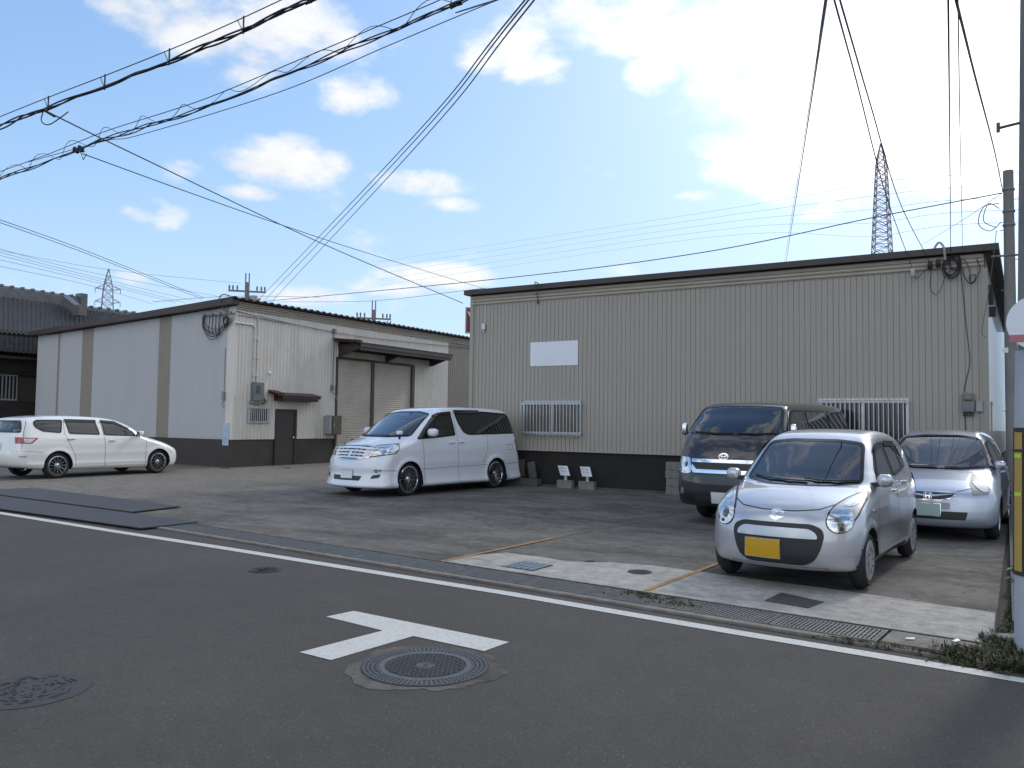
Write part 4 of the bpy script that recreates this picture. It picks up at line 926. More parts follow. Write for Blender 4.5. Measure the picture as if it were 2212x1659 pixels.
ALTO = dict(name='parked_car', label='silver small hatchback with a yellow number plate, nearest car on the right', cat='car', pos=(-1.845, 8.486, -93.8),
  profile=[(.44, .19), (.555, .215), (.595, .30), (.60, .42), (.59, .55), (.565, .66), (.50, .75), (.36, .83), (.15, .90), (-.05, .945), (-.18, .985), (-.40, 1.12), (-.66, 1.28), (-.88, 1.41), (-1.05, 1.475), (-1.4, 1.515), (-1.9, 1.52), (-2.35, 1.49), (-2.60, 1.43), (-2.70, 1.34), (-2.77, 1.10), (-2.80, .85), (-2.82, .55), (-2.81, .30), (-2.74, .20), (-1.2, .19)],
  width=[(.1, .67), (.2, .70), (.35, .73), (.55, .738), (.75, .733), (.9, .715), (1.0, .69), (1.2, .622), (1.38, .555), (1.5, .50), (1.7, .45)],
  belt=.92, pf=.30, pfg=.09, pfe=2.4, pr=.14, tf=(-.2, .035), tr=(-2.2, .03), R=.278, wb=2.4, arch=.312, track=.722, tw=.15, rr=.178, rim='cap', h=.022, k=.11, paint='paint_silver', flare=.010,
  creases=[(.30, .04, .012), (.86, .05, .004)],
  windows=[dict(name='windscreen', sides='F', poly=[(-.585, .985), (-.30, .955), (.30, .955), (.585, .985), (.57, 1.06), (.50, 1.375), (.25, 1.405), (-.25, 1.405), (-.50, 1.375), (-.57, 1.06)], glass='glass_screen', r=.06, frit=.03),
           dict(sides='LR', poly=[(-.52, .955), (-.66, 1.13), (-.88, 1.295), (-1.06, 1.345), (-1.345, 1.36), (-1.345, 1.00)], glass='glass_clear', r=.05, visor=[(-.84, 1.275), (-.90, 1.318), (-1.06, 1.37), (-1.345, 1.385), (-1.345, 1.325), (-1.07, 1.31)]),
           dict(sides='LR', poly=[(-1.42, 1.01), (-1.42, 1.37), (-1.98, 1.355), (-2.0, 1.06)], glass='glass_dark', r=.05, visor=[(-1.42, 1.335), (-1.42, 1.395), (-1.98, 1.38), (-1.98, 1.325)]),
           dict(name='quarter_window', sides='LR', poly=[(-2.06, 1.07), (-2.05, 1.35), (-2.16, 1.335), (-2.24, 1.10)], glass='glass_dark', r=.03, frit=.02),
           dict(name='rear_window', sides='B', poly=[(-.5, 1.05), (.5, 1.05), (.43, 1.36), (-.43, 1.36)], glass='glass_dark', r=.08)],
  gaps=[('F', [(-.60, .90), (-.50, .82), (-.36, .765), (-.15, .745), (.15, .745), (.36, .765), (.50, .82), (.60, .90)]),
        ('LR', [(-.36, .94), (-.38, .60), (-.42, .30)]), ('LR', [(-1.385, 1.0), (-1.40, .60), (-1.41, .26)]), ('LR', [(-2.03, 1.06), (-2.02, .75), (-1.98, .55)])],
  parts=[dict(name='grille', sides=['F'], layers=[([(-.43, .53), (-.41, .595), (-.32, .635), (.32, .635), (.41, .595), (.43, .53), (.40, .40), (.35, .30), (.26, .252), (-.26, .252), (-.35, .30), (-.40, .40)], .006, 'black_plastic', .02, .04),
              ([(-.375, .50), (-.36, .55), (-.30, .590), (.30, .590), (.36, .55), (.375, .50)], .024, 'paint_silver', .03, .03)]),
         dict(name='emblem', sides=['F'], layers=[(suz(0.0, .705, .115), .012, 'chrome', .02, 0)]),
         dict(name='headlight', sides=['F', 'mF'], layers=[([(.43, .72), (.47, .81), (.54, .875), (.655, .935), (.695, .85), (.685, .72), (.62, .60)], .003, 'black_plastic', .0, .03), ([(.45, .74), (.485, .80), (.55, .862), (.645, .918), (.682, .84), (.672, .72), (.60, .62)], .007, 'lamp_clear', .01, .03), ([(.53, .80), (.57, .85), (.63, .885), (.65, .83), (.62, .79)], .010, 'lamp_refl', .0, .02), (ellipse(.545, .672, .112, .115), .004, 'black_plastic', .01, 0), (ellipse(.545, .672, .104, .107), .012, 'lamp_refl', .02, 0), (ellipse(.545, .672, .045, .048), .016, 'lens', .0, 0), (ellipse(.56, .60, .016, .016, 12), .017, 'black_plastic', .0, 0)]),
         plate(-.115, .388, 'plate_yellow', off=.030), dict(name='side_repeater', sides=['L', 'R'], layers=[(ellipse(-.14, .735, .028, .018, 12), .012, 'lamp_clear', .02, 0)]),
         dict(name='sill_glint', sides=['L', 'R'], layers=[(rect(-2.0, -.40, .225, .262), .006, 'chrome', .0, .01, .12)]),  # chrome strip stands in for the bright highlight along the sill
         dict(name='front_lip', sides=['F'], layers=[(rect(-.45, .45, .195, .235), .003, 'black_plastic', .0, .01, .1)]),
         dict(name='tail_light', sides=[150, -150], layers=[([(.70, .78), (.86, .78), (.84, 1.0), (.70, 1.0)], .01, 'lamp_red', .0, .03)])],
  handles=[(-1.24, .875, .15), (-1.90, .935, .15)], mirror=(-.47, .995, .145, .13, .15), wipers=[[(.10, .975), (-.08, .975), (-.30, .985), (-.50, 1.02)], [(.56, 1.0), (.38, .985), (.20, .985), (.06, 1.0)]],
  cabin=(-.3, -2.5), seats=(-1.35, -2.1), seatz=1.10, dash=(-.45, .98), seat_mat='interior_beige')
ALPH = dict(name='parked_car', label='white minivan with body kit and many-spoked chrome wheels, middle of the lot', cat='minivan', pos=(-11.47, 13.35, -95.7),
  profile=[(.70, .17), (.95, .185), (1.0, .215), (.965, .31), (.925, .45), (.925, .60), (.90, .72), (.85, .82), (.80, .93), (.74, 1.00), (.60, 1.06), (.35, 1.135), (.12, 1.205), (-.10, 1.325), (-.45, 1.52), (-.78, 1.70), (-.98, 1.80), (-1.25, 1.855), (-1.8, 1.885), (-2.5, 1.895), (-3.1, 1.885), (-3.50, 1.85), (-3.63, 1.78), (-3.71, 1.60), (-3.82, 1.25), (-3.90, .95), (-3.95, .65), (-4.0, .40), (-4.02, .22), (-3.9, .18), (-1.5, .17)],
  width=[(.1, .935), (.20, .94), (.38, .905), (.55, .892), (.75, .895), (.95, .89), (1.1, .872), (1.22, .845), (1.5, .775), (1.75, .705), (1.9, .64)],
  belt=1.15, pf=.34, pfg=.09, pr=.13, tf=(-.1, .03), tr=(-3.2, .025), R=.345, wb=2.9, arch=.372, track=.885, tw=.22, rr=.268, rim='multi', h=.028, k=.11, paint='paint_white', flare=.022,
  creases=[(.22, .06, .015), (.54, .03, .006), (.66, .08, .008)],
  windows=[dict(name='windscreen', sides='F', poly=[(-.76, 1.225), (-.35, 1.205), (.35, 1.205), (.76, 1.225), (.735, 1.33), (.63, 1.715), (.3, 1.765), (-.3, 1.765), (-.63, 1.715), (-.735, 1.33)], glass='glass_screen', r=.06, frit=.03),
           dict(sides='LR', poly=[(-.24, 1.165), (-.52, 1.41), (-.78, 1.61), (-1.02, 1.71), (-1.44, 1.745), (-1.49, 1.245), (-.95, 1.205)], glass='glass_clear', r=.05, visor=[(-.80, 1.63), (-.86, 1.675), (-1.02, 1.735), (-1.44, 1.77), (-1.44, 1.70), (-1.05, 1.675)]),
           dict(sides='LR', poly=[(-1.56, 1.775), (-1.62, 1.55), (-1.76, 1.32), (-1.90, 1.262), (-2.05, 1.255), (-3.74, 1.285), (-3.60, 1.56), (-3.50, 1.76), (-2.5, 1.795)], glass='glass_dark', r=.06, visor=[(-1.54, 1.80), (-1.58, 1.71), (-2.45, 1.735), (-2.45, 1.815)]),
           dict(name='rear_window', sides='B', poly=[(-.68, 1.25), (.68, 1.25), (.6, 1.72), (-.6, 1.72)], glass='glass_dark', r=.08)],
  gaps=[('F', [(-.78, 1.09), (-.62, 1.035), (-.45, 1.025), (.45, 1.025), (.62, 1.035), (.78, 1.09)]), ('LR', [(-.40, 1.16), (-.43, .80), (-.44, .19)]), ('LR', [(-1.515, 1.77), (-1.54, 1.2), (-1.55, .19)]), ('LR', [(-2.60, 1.24), (-2.58, .9), (-2.42, .62)]), ('LR', [(-.38, .545), (-1.5, .56), (-2.55, .565)]), ('LR', [(-3.28, .56), (-4.0, .58)]), ('LR', [(.36, .53), (.80, .545)]),
        ('LR', [(-3.35, 1.02), (-3.55, 1.02), (-3.55, .90), (-3.35, .90), (-3.35, 1.02)])],
  parts=[dict(name='grille', sides=['F'], layers=[([(-.58, 1.0), (-.3, 1.025), (.3, 1.025), (.58, 1.0), (.50, .80), (.2, .755), (-.2, .755), (-.50, .80)], .004, 'black_plastic', .0, .03)] +
              [([(-.55+.03*i, .985-.062*i), (-.2, 1.005-.064*i), (.2, 1.005-.064*i), (.55-.03*i, .985-.062*i), (.545-.03*i, .955-.062*i), (.2, .972-.064*i), (-.2, .972-.064*i), (-.545+.03*i, .955-.062*i)], .018, 'paint_white', .015, .0) for i in range(4)] +
              [([(x-.008, .80+abs(x)*.03), (x+.008, .80+abs(x)*.03), (x+.008, .97), (x-.008, .97)], .012, 'paint_white', .0, .0) for x in (-.4, -.27, -.14, .14, .27, .4)] +
              [([(-.59, 1.005), (-.3, 1.03), (.3, 1.03), (.59, 1.005), (.51, .795), (.2, .75), (-.2, .75), (-.51, .795)], .016, 'chrome', .0, 'ribbon', .02, True)]),
         dict(name='emblem', sides=['F'], layers=[([(-.035, .86), (.0, .945), (.028, .945), (.005, .895), (.035, .90), (.0, .815), (-.028, .815), (-.005, .865)], .026, 'chrome', .02, 0)]),
         dict(name='headlight', sides=[42, -42], layers=[([(-.315, .80), (-.205, 1.005), (.10, 1.06), (.40, 1.085), (.46, 1.06), (.455, .95), (.38, .875), (.05, .825), (-.20, .79)], .004, 'black_plastic', .0, .02), ([(-.29, .81), (-.195, .99), (.10, 1.045), (.40, 1.07), (.445, 1.05), (.44, .955), (.37, .89), (.05, .842), (-.20, .805)], .009, 'lamp_clear', .0, .02), ([(.02, .87), (.08, 1.03), (.38, 1.05), (.40, .95), (.33, .91)], .012, 'lamp_refl', .0, .02), (ellipse(.02, .93, .055, .05), .015, 'lamp_refl', .02, 0), (ellipse(.22, .97, .045, .045), .015, 'lamp_refl', .02, 0)]),
         dict(name='lower_grille', sides=['F'], layers=[([(-.42, .425), (.42, .425), (.38, .33), (-.38, .33)], .004, 'black_plastic', .0, .02)]),
         dict(name='fog_light', sides=[35, -35], layers=[([(.02, .37), (.20, .40), (.24, .47), (.06, .445)], .005, 'black_plastic', .0, .02), (ellipse(.14, .535, .038, .034), .012, 'lamp_refl', .02, 0), (ellipse(.22, .545, .025, .024), .012, 'lamp_refl', .02, 0)]),
         plate(0.03, .455, 'plate_white', off=.02),
         dict(name='tail_light', sides=[140, -140], layers=[([(1.70, .84), (1.87, .84), (1.85, 1.14), (1.68, 1.14)], .01, 'lamp_red', .0, .01)]),
         ][:],
  handles=[(-1.32, 1.09, .17), (-1.66, 1.10, .17)], mirror=(-.60, 1.29, .235, .165, .16), wipers=[[(.02, 1.235), (-.2, 1.225), (-.45, 1.225), (-.66, 1.24)], [(.7, 1.255), (.45, 1.23), (.25, 1.225), (.05, 1.235)]],
  cabin=(-.2, -3.5), seats=(-1.25, -2.2, -3.1), seatz=1.30, dash=(-.25, 1.16), seat_mat='interior_beige')
ODY = dict(name='parked_car', label='pearl white estate car with twelve-spoke wheels at the left edge of the lot', cat='car', pos=(-21.14, 14.176, 90.9),
  profile=[(.55, .19), (.78, .21), (.86, .27), (.90, .40), (.90, .52), (.86, .64), (.76, .72), (.56, .82), (.22, .94), (-.10, 1.04), (-.40, 1.19), (-.75, 1.355), (-1.09, 1.475), (-1.44, 1.535), (-1.92, 1.565), (-2.6, 1.575), (-3.1, 1.56), (-3.40, 1.53), (-3.62, 1.48), (-3.66, 1.42), (-3.70, 1.25), (-3.78, 1.05), (-3.82, .85), (-3.85, .65), (-3.84, .45), (-3.76, .32), (-3.3, .24), (-1.5, .20)],
  width=[(.1, .86), (.2, .875), (.35, .895), (.6, .90), (.85, .893), (1.0, .865), (1.12, .82), (1.3, .755), (1.45, .69), (1.6, .60)],
  belt=1.0, pf=.36, pfg=.16, pr=.16, tf=(-.1, .05), tr=(-3.1, .04), R=.328, wb=2.83, arch=.365, track=.885, tw=.21, rr=.232, rim='twelve', h=.03, k=.11, paint='paint_pearl', flare=.015,
  creases=[(.36, .05, .012), (.62, .06, .006), (.28, .03, .01)],
  windows=[dict(name='windscreen', sides='F', poly=[(-.70, 1.08), (.70, 1.08), (.58, 1.43), (.3, 1.46), (-.3, 1.46), (-.58, 1.43)], glass='glass_screen', r=.06),
           dict(sides='LR', poly=[(-.70, 1.04), (-.76, 1.17), (-1.02, 1.31), (-1.26, 1.40), (-1.63, 1.43), (-1.60, 1.07)], glass='glass_clear', r=.04, visor=[(-.85, 1.235), (-1.26, 1.43), (-1.66, 1.46), (-1.66, 1.40), (-1.28, 1.37), (-.95, 1.24)]),
           dict(name='quarter_window', sides='LR', poly=[(-.34, 1.02), (-.60, 1.125), (-.64, 1.03)], glass='glass_dark', r=.02, frit=.02),
           dict(sides='LR', poly=[(-1.72, 1.08), (-1.79, 1.43), (-2.60, 1.44), (-2.54, 1.11)], glass='glass_dark', r=.04, visor=[(-1.78, 1.40), (-1.78, 1.46), (-2.62, 1.475), (-2.61, 1.41)]),
           dict(sides='LR', poly=[(-2.74, 1.13), (-2.66, 1.46), (-3.30, 1.455), (-3.40, 1.40), (-3.38, 1.28), (-3.20, 1.17)], glass='glass_dark', r=.05),
           dict(name='rear_window', sides='B', poly=[(-.70, 1.14), (.70, 1.14), (.60, 1.43), (-.60, 1.43)], glass='glass_dark', r=.06)],
  gaps=[('LR', [(-.39, 1.03), (-.40, .7), (-.42, .23)]), ('LR', [(-1.655, 1.45), (-1.60, .9), (-1.60, .24)]), ('LR', [(-2.63, 1.47), (-2.66, 1.12), (-2.52, .80), (-2.40, .55), (-2.38, .30)]), ('LR', [(-3.52, 1.50), (-3.62, 1.15), (-3.70, .75)]), ('LR', [(-3.22, .66), (-3.45, .68), (-3.80, .69)])],
  parts=[dict(name='tail_light', sides=[135, -135], layers=[([(1.74, 1.015), (1.84, .875), (2.20, .88), (2.22, 1.035)], .005, 'lamp_red', .0, .01), ([(1.80, .995), (1.86, .90), (1.98, .90), (2.00, 1.005)], .010, 'lamp_clear', .0, .01)]),
         dict(name='headlight', sides=[42, -42], layers=[([(.0, .66), (-.05, .74), (.30, .86), (.42, .87), (.30, .74)], .008, 'lamp_refl', .0, .02)]),
         dict(name='grille', sides=['F'], layers=[(rect(-.4, .4, .55, .68), .004, 'black_plastic', .0, .02), (rect(-.5, .5, .26, .40), .004, 'black_plastic', .0, .02)]),
         dict(name='number_plate', sides=['B'], layers=[(rect(-.165, .165, .72, .885), .02, 'plate_white', .02, .01)]),
         dict(name='reflector', sides=['L', 'R'], layers=[(rect(-3.74, -3.60, .555, .57), .005, 'black_plastic', .0, .0)])],
  handles=[(-1.40, .93, .17), (-2.50, .985, .19)], handle_mat='chrome', mirror=(-.66, 1.09, .20, .15, .14), wipers=[[(.1, 1.085), (-.2, 1.08), (-.5, 1.09)]],
  cabin=(-.4, -3.6), seats=(-1.35, -2.2, -3.0), seatz=1.12, dash=(-.5, 1.06), seat_mat='interior_beige')
HIA = dict(name='parked_car', label='black boxy van with chrome grille bars behind the silver hatchback', cat='van', pos=(-3.66, 13.47, -94.3),
  profile=[(.85, .27), (1.08, .30), (1.13, .42), (1.135, .60), (1.12, .80), (1.08, .98), (1.01, 1.15), (.90, 1.32), (.82, 1.40), (.62, 1.58), (.38, 1.76), (.24, 1.865), (.08, 1.92), (-.3, 1.95), (-1.2, 1.975), (-2.5, 1.975), (-3.1, 1.96), (-3.38, 1.92), (-3.47, 1.82), (-3.52, 1.4), (-3.55, .9), (-3.56, .5), (-3.5, .34), (-1.5, .28)],
  width=[(.2, .80), (.35, .83), (.5, .843), (.9, .845), (1.2, .843), (1.34, .828), (1.6, .785), (1.85, .72), (1.98, .66)],
  belt=1.3, pf=.20, pfg=.10, pfe=3.4, pr=.06, tf=(.1, .04), tr=(-3.2, .02), R=.335, wb=2.57, arch=.37, track=.80, tw=.20, rr=.20, rim='plain', h=.03, k=.11, paint='paint_black', flare=.01,
  windows=[dict(name='windscreen', sides='F', poly=[(-.775, 1.42), (-.4, 1.40), (.4, 1.40), (.775, 1.42), (.76, 1.50), (.655, 1.845), (.3, 1.875), (-.3, 1.875), (-.655, 1.845), (-.76, 1.50)], glass='glass_screen', r=.06, frit=.025),
           dict(sides='LR', poly=[(.52, 1.36), (.18, 1.74), (.05, 1.80), (-.55, 1.82), (-.55, 1.33)], glass='glass_clear', r=.05, mould=[(.50, 1.40), (.20, 1.76), (.05, 1.82)]),
           dict(sides='LR', poly=[(-.70, 1.36), (-.70, 1.82), (-1.95, 1.83), (-1.95, 1.36)], glass='glass_dark', r=.05),
           dict(sides='LR', poly=[(-2.05, 1.36), (-2.05, 1.83), (-3.30, 1.82), (-3.36, 1.36)], glass='glass_dark', r=.05)],
  gaps=[('F', [(-.72, 1.28), (-.66, 1.10), (-.55, 1.02), (.55, 1.02), (.66, 1.10), (.72, 1.28)]), ('LR', [(-.62, 1.85), (-.62, .40)]), ('LR', [(-1.98, 1.3), (-1.98, .40)])],
  parts=[dict(name='grille', sides=['F'], layers=[([(-.52, 1.00), (.52, 1.00), (.50, .78), (-.50, .78)], .003, 'black_plastic', .0, .02), ([(-.53, 1.015), (.53, 1.015), (.52, .965), (-.52, .965)], .014, 'chrome', .02, .01), ([(-.51, .93), (-.43, .855), (.43, .855), (.51, .93), (.52, .86), (.48, .80), (-.48, .80), (-.52, .86)], .016, 'chrome', .02, .01)]),
         dict(name='emblem', sides=['F'], layers=[(ellipse(0, 1.06, .072, .048), .014, 'chrome', .0, 'ribbon', .012, True), (ellipse(0, 1.06, .026, .044), .014, 'chrome', .0, 'ribbon', .009, True), (ellipse(0, 1.078, .052, .022), .015, 'chrome', .0, 'ribbon', .009, True)]),
         dict(name='headlight', sides=['F', 'mF'], layers=[([(.53, .80), (.535, .93), (.57, 1.03), (.69, 1.04), (.765, 1.05), (.79, .84), (.74, .79), (.60, .78)], .004, 'lamp_refl', .0, .02), (ellipse(.645, .93, .075, .085), .008, 'chrome', .0, 'ribbon', .012, True), (ellipse(.645, .93, .04, .045), .012, 'lens', .0, 0)]),
         dict(name='bumper', sides=['F'], layers=[([(-.50, .77), (.50, .77), (.47, .60), (.40, .56), (-.40, .56), (-.47, .60)], .006, 'paint_black', .01, .03), (rect(-.45, .45, .33, .45), .003, 'black_plastic', .0, .02)]),
         dict(name='fog_light', sides=['F', 'mF'], layers=[(ellipse(.69, .50, .045, .05), .004, 'chrome', .0, 0), (ellipse(.69, .50, .035, .04), .008, 'lamp_refl', .0, 0)]),
         plate(0.0, .43, 'plate_white', off=.02)],
  handles=[(-.45, 1.12, .14)], mirror=(.46, 1.45, .10, .21, .12), mirror_mat='chrome', wipers=[[(.05, 1.42), (-.25, 1.41), (-.6, 1.43)], [(.68, 1.43), (.4, 1.41), (.12, 1.42)]],
  cabin=(.5, -3.3), seats=(-.45, -1.7), seatz=1.35, dash=(.55, 1.36))
FIT = dict(name='parked_car', label='silver-blue hatchback parked behind the silver one, beside the end pole', cat='car', pos=(-.906, 13.35, -92.7),
  profile=[(.55, .18), (.72, .20), (.755, .26), (.76, .40), (.745, .53), (.72, .62), (.62, .70), (.40, .80), (.10, .905), (-.10, .965), (-.35, 1.11), (-.65, 1.29), (-.92, 1.43), (-1.15, 1.495), (-1.6, 1.525), (-2.1, 1.52), (-2.6, 1.47), (-2.78, 1.38), (-2.90, 1.15), (-3.02, .9), (-3.06, .5), (-3.03, .26), (-2.9, .2), (-1.5, .19)],
  width=[(.1, .78), (.22, .81), (.4, .832), (.65, .838), (.85, .815), (1.0, .765), (1.2, .68), (1.38, .60), (1.5, .53), (1.6, .5)],
  belt=.95, pf=.36, pfg=.15, pfe=2.3, pr=.15, tf=(-.2, .05), tr=(-2.4, .03), R=.295, wb=2.45, arch=.33, track=.81, tw=.175, rr=.185, rim='plain', h=.028, k=.11, paint='paint_silver_blue', flare=.01,
  creases=[(.30, .04, .012)],
  windows=[dict(name='windscreen', sides='F', poly=[(-.67, .985), (-.3, .955), (.3, .955), (.67, .985), (.655, 1.06), (.535, 1.40), (.25, 1.44), (-.25, 1.44), (-.535, 1.40), (-.655, 1.06)], glass='glass_screen', r=.06, frit=.03),
           dict(sides='LR', poly=[(-.15, .98), (-.45, 1.12), (-.85, 1.33), (-1.1, 1.38), (-1.4, 1.39), (-1.4, 1.00)], glass='glass_clear', r=.05),
           dict(sides='LR', poly=[(-1.48, 1.0), (-1.48, 1.39), (-2.2, 1.36), (-2.45, 1.08)], glass='glass_dark', r=.05)],
  gaps=[('F', [(-.68, .90), (-.5, .72), (-.3, .665), (.3, .665), (.5, .72), (.68, .90)]), ('LR', [(-.3, .95), (-.33, .25)]), ('LR', [(-1.44, 1.0), (-1.44, .25)])],
  parts=[dict(name='grille', sides=['F'], layers=[([(-.36, .66), (.36, .66), (.26, .595), (.15, .565), (-.15, .565), (-.26, .595)], .003, 'black_plastic', .0, .02), ([(-.34, .65), (-.08, .628), (.08, .628), (.34, .65), (.08, .608), (-.08, .608)], .012, 'paint_silver_blue', .01, .0), ([(-.37, .665), (.37, .665), (.27, .59), (.15, .56), (-.15, .56), (-.27, .59)], .008, 'chrome', .0, 'ribbon', .010, True)]),
         dict(name='emblem', sides=['F'], layers=[([(-.052, .645), (.052, .645), (.042, .572), (-.042, .572)], .018, 'chrome', .0, 'ribbon', .007, True), ([(-.036, .638), (-.022, .638), (-.014, .614), (.014, .614), (.022, .638), (.036, .638), (.028, .579), (.014, .579), (.012, .602), (-.012, .602), (-.014, .579), (-.028, .579)], .019, 'chrome', .01, 0)]),
         dict(name='headlight', sides=[35, -35], layers=[([(.10, .635), (.19, .78), (.36, .885), (.43, .91), (.445, .80), (.41, .72), (.33, .65)], .006, 'lamp_hazy', .0, .02), (ellipse(.30, .745, .075, .075), .012, 'lamp_clear', .01, 0)]),
         dict(name='plate_holder', sides=['F'], layers=[(rect(-.22, .27, .44, .53), .004, 'panel_grey', .01, .02)]),
         dict(name='lower_grille', sides=['F'], layers=[([(-.48, .41), (.48, .41), (.45, .30), (-.45, .30)], .004, 'black_plastic', .0, .02)]),
         plate(-.01, .425, 'plate_green', off=.022)],
  handles=[(-1.25, .90, .16), (-2.1, .93, .16)], mirror=(-.42, 1.01, .15, .12, .15), wipers=[[(.02, .975), (-.25, .965), (-.55, .98)], [(.62, .985), (.35, .97), (.12, .975)]],
  cabin=(-.3, -2.8), seats=(-1.35, -2.2), seatz=1.12, dash=(-.45, .99))
CARS = {}
for S in (ALTO, ALPH, ODY, HIA, FIT): CARS[S['cat']+S['paint']] = make_car(S)[0]
b = MB(); rbox(b, .10, .20, .66, .80, 1.265, 1.345, .035); b.bar((.16, .74, 1.17), (.15, .73, 1.28), .035); b.build('fender_mirror', 'paint_white', CARS['minivanpaint_white'], smooth=True)
# ------------------------------------------------------------------ drain gratings
t = Vector((1, -.092)).normalized(); nrm = Vector((-t.y, t.x))
def grate_mesh(L_, W_, nb, dz=0):
    b = MB(); L2, W2 = L_/2, W_/2
    b.box(-L2, L2, -W2, -W2+.018, 0, .018); b.box(-L2, L2, W2-.018, W2, 0, .018); b.box(-L2, -L2+.016, -W2+.018, W2-.018, 0, .018); b.box(L2-.016, L2, -W2+.018, W2-.018, 0, .018)
    for i in range(1, nb): x = -L2+L_*i/nb; b.box(x-.0085, x+.0085, -W2+.018, W2-.018, 0, .017)
    for k in (-1, 0, 1): b.box(-L2+.016, L2-.016, k*W_*.25-.006, k*W_*.25+.006, 0, .013)
    return b
GW = .395; yc = lambda x: yb(x)-.20
places = ['beside the orange bay line at the drain', 'with weeds growing through it', 'second from the pale cover slab', 'next to the pale concrete cover slab']
x = -.80; i = 0; proto = None
order = ['metal drain grating with clear open slots, next to the pale concrete cover slab', 'metal drain grating, second one from the pale concrete cover slab', 'metal drain grating just right of the clump of weeds in the drain',
         'metal drain grating with the clump of weeds on it', 'dirt-filled drain grating below the round cover in the apron', 'dirt-filled drain grating below the square grate in the apron', 'dull drain grating where the left orange line meets the drain',
         'dull drain grating left of the left orange line', 'dusty drain grating below the cracks in the middle of the lot', 'dusty drain grating beside a patch of brown dirt', 'flat grey drain grating two left of the brown dirt patch', 'leftmost visible drain grating, beside the dark steel ramp plates']
while i < 12:
    xc = x-.40; o = grate_mesh(.79, GW, 26) if proto is None else None
    if proto is None: proto = o.build('drain_grate', 'grate'); q = proto
    else: q = proto.copy(); COL.objects.link(q)
    q.location = (xc, yc(xc), .005); q.rotation_euler = (0, 0, math.atan2(t.y, t.x)); tag(q, order[i], 'drain grate', 'gratings of the roadside drain')
    x -= .80; i += 1
b = MB(); b.box(-.36, .36, -.19, .19, 0, .022); b.build('cover_slab', 'kerbc', label='pale concrete slab covering the right end of the drain', cat='slab', loc=(-.42, yc(-.42), .005), rot=(0, 0, math.atan2(t.y, t.x)))
# two dark steel ramp plates lapping the drain
def plateq(px, z0, z1, name, label):
    P = [tuple(PG(u, v, z1)[:2]) for u, v in px]; b = MB(); b.prism(P, z0, z1); return b.build(name, 'steel_plate', label=label, cat='steel plate', group='ramp plates over the drain')
plateq([(-300, 1057), (305, 1140), (427, 1127), (-180, 1047)], .026, .040, 'steel_plate', 'dark steel ramp plate lying nearer the road edge line')
plateq([(-62, 1060), (285, 1105), (390, 1093), (72, 1053)], .041, .058, 'steel_plate', 'dark steel ramp plate lapped on top, nearer the white estate car')
# brown sheet plate, square grate, small covers
P = [PG(u, v, .035) for u, v in [(1652, 1297), (1745, 1313), (1780, 1300), (1687, 1280)]]
b = MB(); b.prism([tuple(p[:2]) for p in P], .031, .037); b.build('rusty_plate', 'rust_plate', label='rusty brown checker plate in front of the silver hatchback', cat='cover plate')
def disc(c, r, z, name, m, label, cat, bumps=0, group=None, kinds=None):
    b = MB(); b.lathe([(r, 0), (r, .006), (r-.012, .008), (r-.02, .004), (0, .004)][::1], 40, 0); rr = random.Random(int(c[0]*100))
    for k in range(bumps):
        a = rr.random()*6.28; q = math.sqrt(rr.random())*(r-.05); w_ = .012+.012*rr.random(); b.bar((q*math.cos(a)-w_, q*math.sin(a), .006), (q*math.cos(a)+w_, q*math.sin(a)+.006*rr.uniform(-1, 1), .006), .012, .006, 1)
    return b.build(name, [m, m if not kinds else kinds], label=label, cat=cat, loc=(float(c[0]), float(c[1]), z), group=group)
disc(PG(1382, 1238), .125, .0305, 'manhole_cover', 'cast_dark', 'small dark round cover set in the pale concrete apron', 'manhole cover', 40, kinds='cast_iron')
disc(PG(1275, 1215), .055, .0305, 'round_cover', 'cast_dark', 'tiny dark drain cap between the square grate and round cover', 'drain cap')
disc(PG(572, 1232, 0), .165, .001, 'manhole_cover', 'cast_dark', 'small worn manhole cover in the road near the white edge line', 'manhole cover', 150, kinds='steel_plate')
disc(PG(485, 1012), .16, .0255, 'manhole_cover', 'cast_dark', 'dark round cover by the corner of the grey warehouse', 'manhole cover', 30, kinds='steel_plate')
disc(PG(620, 1011), .13, .0255, 'manhole_cover', 'cast_dark', 'dark round cover in front of the brown steel door', 'manhole cover', 20, kinds='steel_plate')
c = PG(1139, 1225); b = MB(); b.box(-.205, .205, -.205, .205, 0, .003, 1)
for i in range(5): xx = -.16+.32*i/4; b.box(xx-.028, xx+.028, -.195, .195, .003, .012)
for i in range(9): yy = -.17+.34*i/8; b.box(-.195, .195, yy-.005, yy+.005, .0035, .009)
b.build('square_grate', [mat('galv_wet', (.30, .34, .40), .35, .6, var=.2, vscale=20), 'recess_shade'], label='square metal grate set in the pale concrete apron', cat='grate', loc=(float(c[0]), float(c[1]), .0305), rot=(0, 0, -.05))
# big patterned manhole cover with broken concrete collar
mc = PG(919, 1440, 0); mh = empty('manhole_cover', (mc[0], mc[1], 0), 'large patterned round manhole cover beside the white T marking', 'manhole cover')
b = MB(); rr = random.Random(3); prof = []
n = 72; vs = []
for j in range(n):
    a = 2*math.pi*j/n; ro = .475+.03*math.sin(3*a+1)+.022*math.sin(7*a)+.012*math.sin(17*a+2)+.028*rr.random(); vs += [(.40*math.cos(a), .40*math.sin(a), .0035), (ro*math.cos(a), ro*math.sin(a), .0025)]
b.add(vs, [(2*j, 2*j+1, (2*j+3) % (2*n), (2*j+2) % (2*n)) for j in range(n)]); col = b.build('collar', lotmat('collar_conc', (.052, .047, .042), (.115, .103, .088), False, .9), mh)
b = MB(); b.lathe([(.408, .003), (.408, .008), (.395, .010), (.392, .006), (.300, .006), (.298, .010), (.262, .010), (.258, .005), (0, .005)], 72, 1)
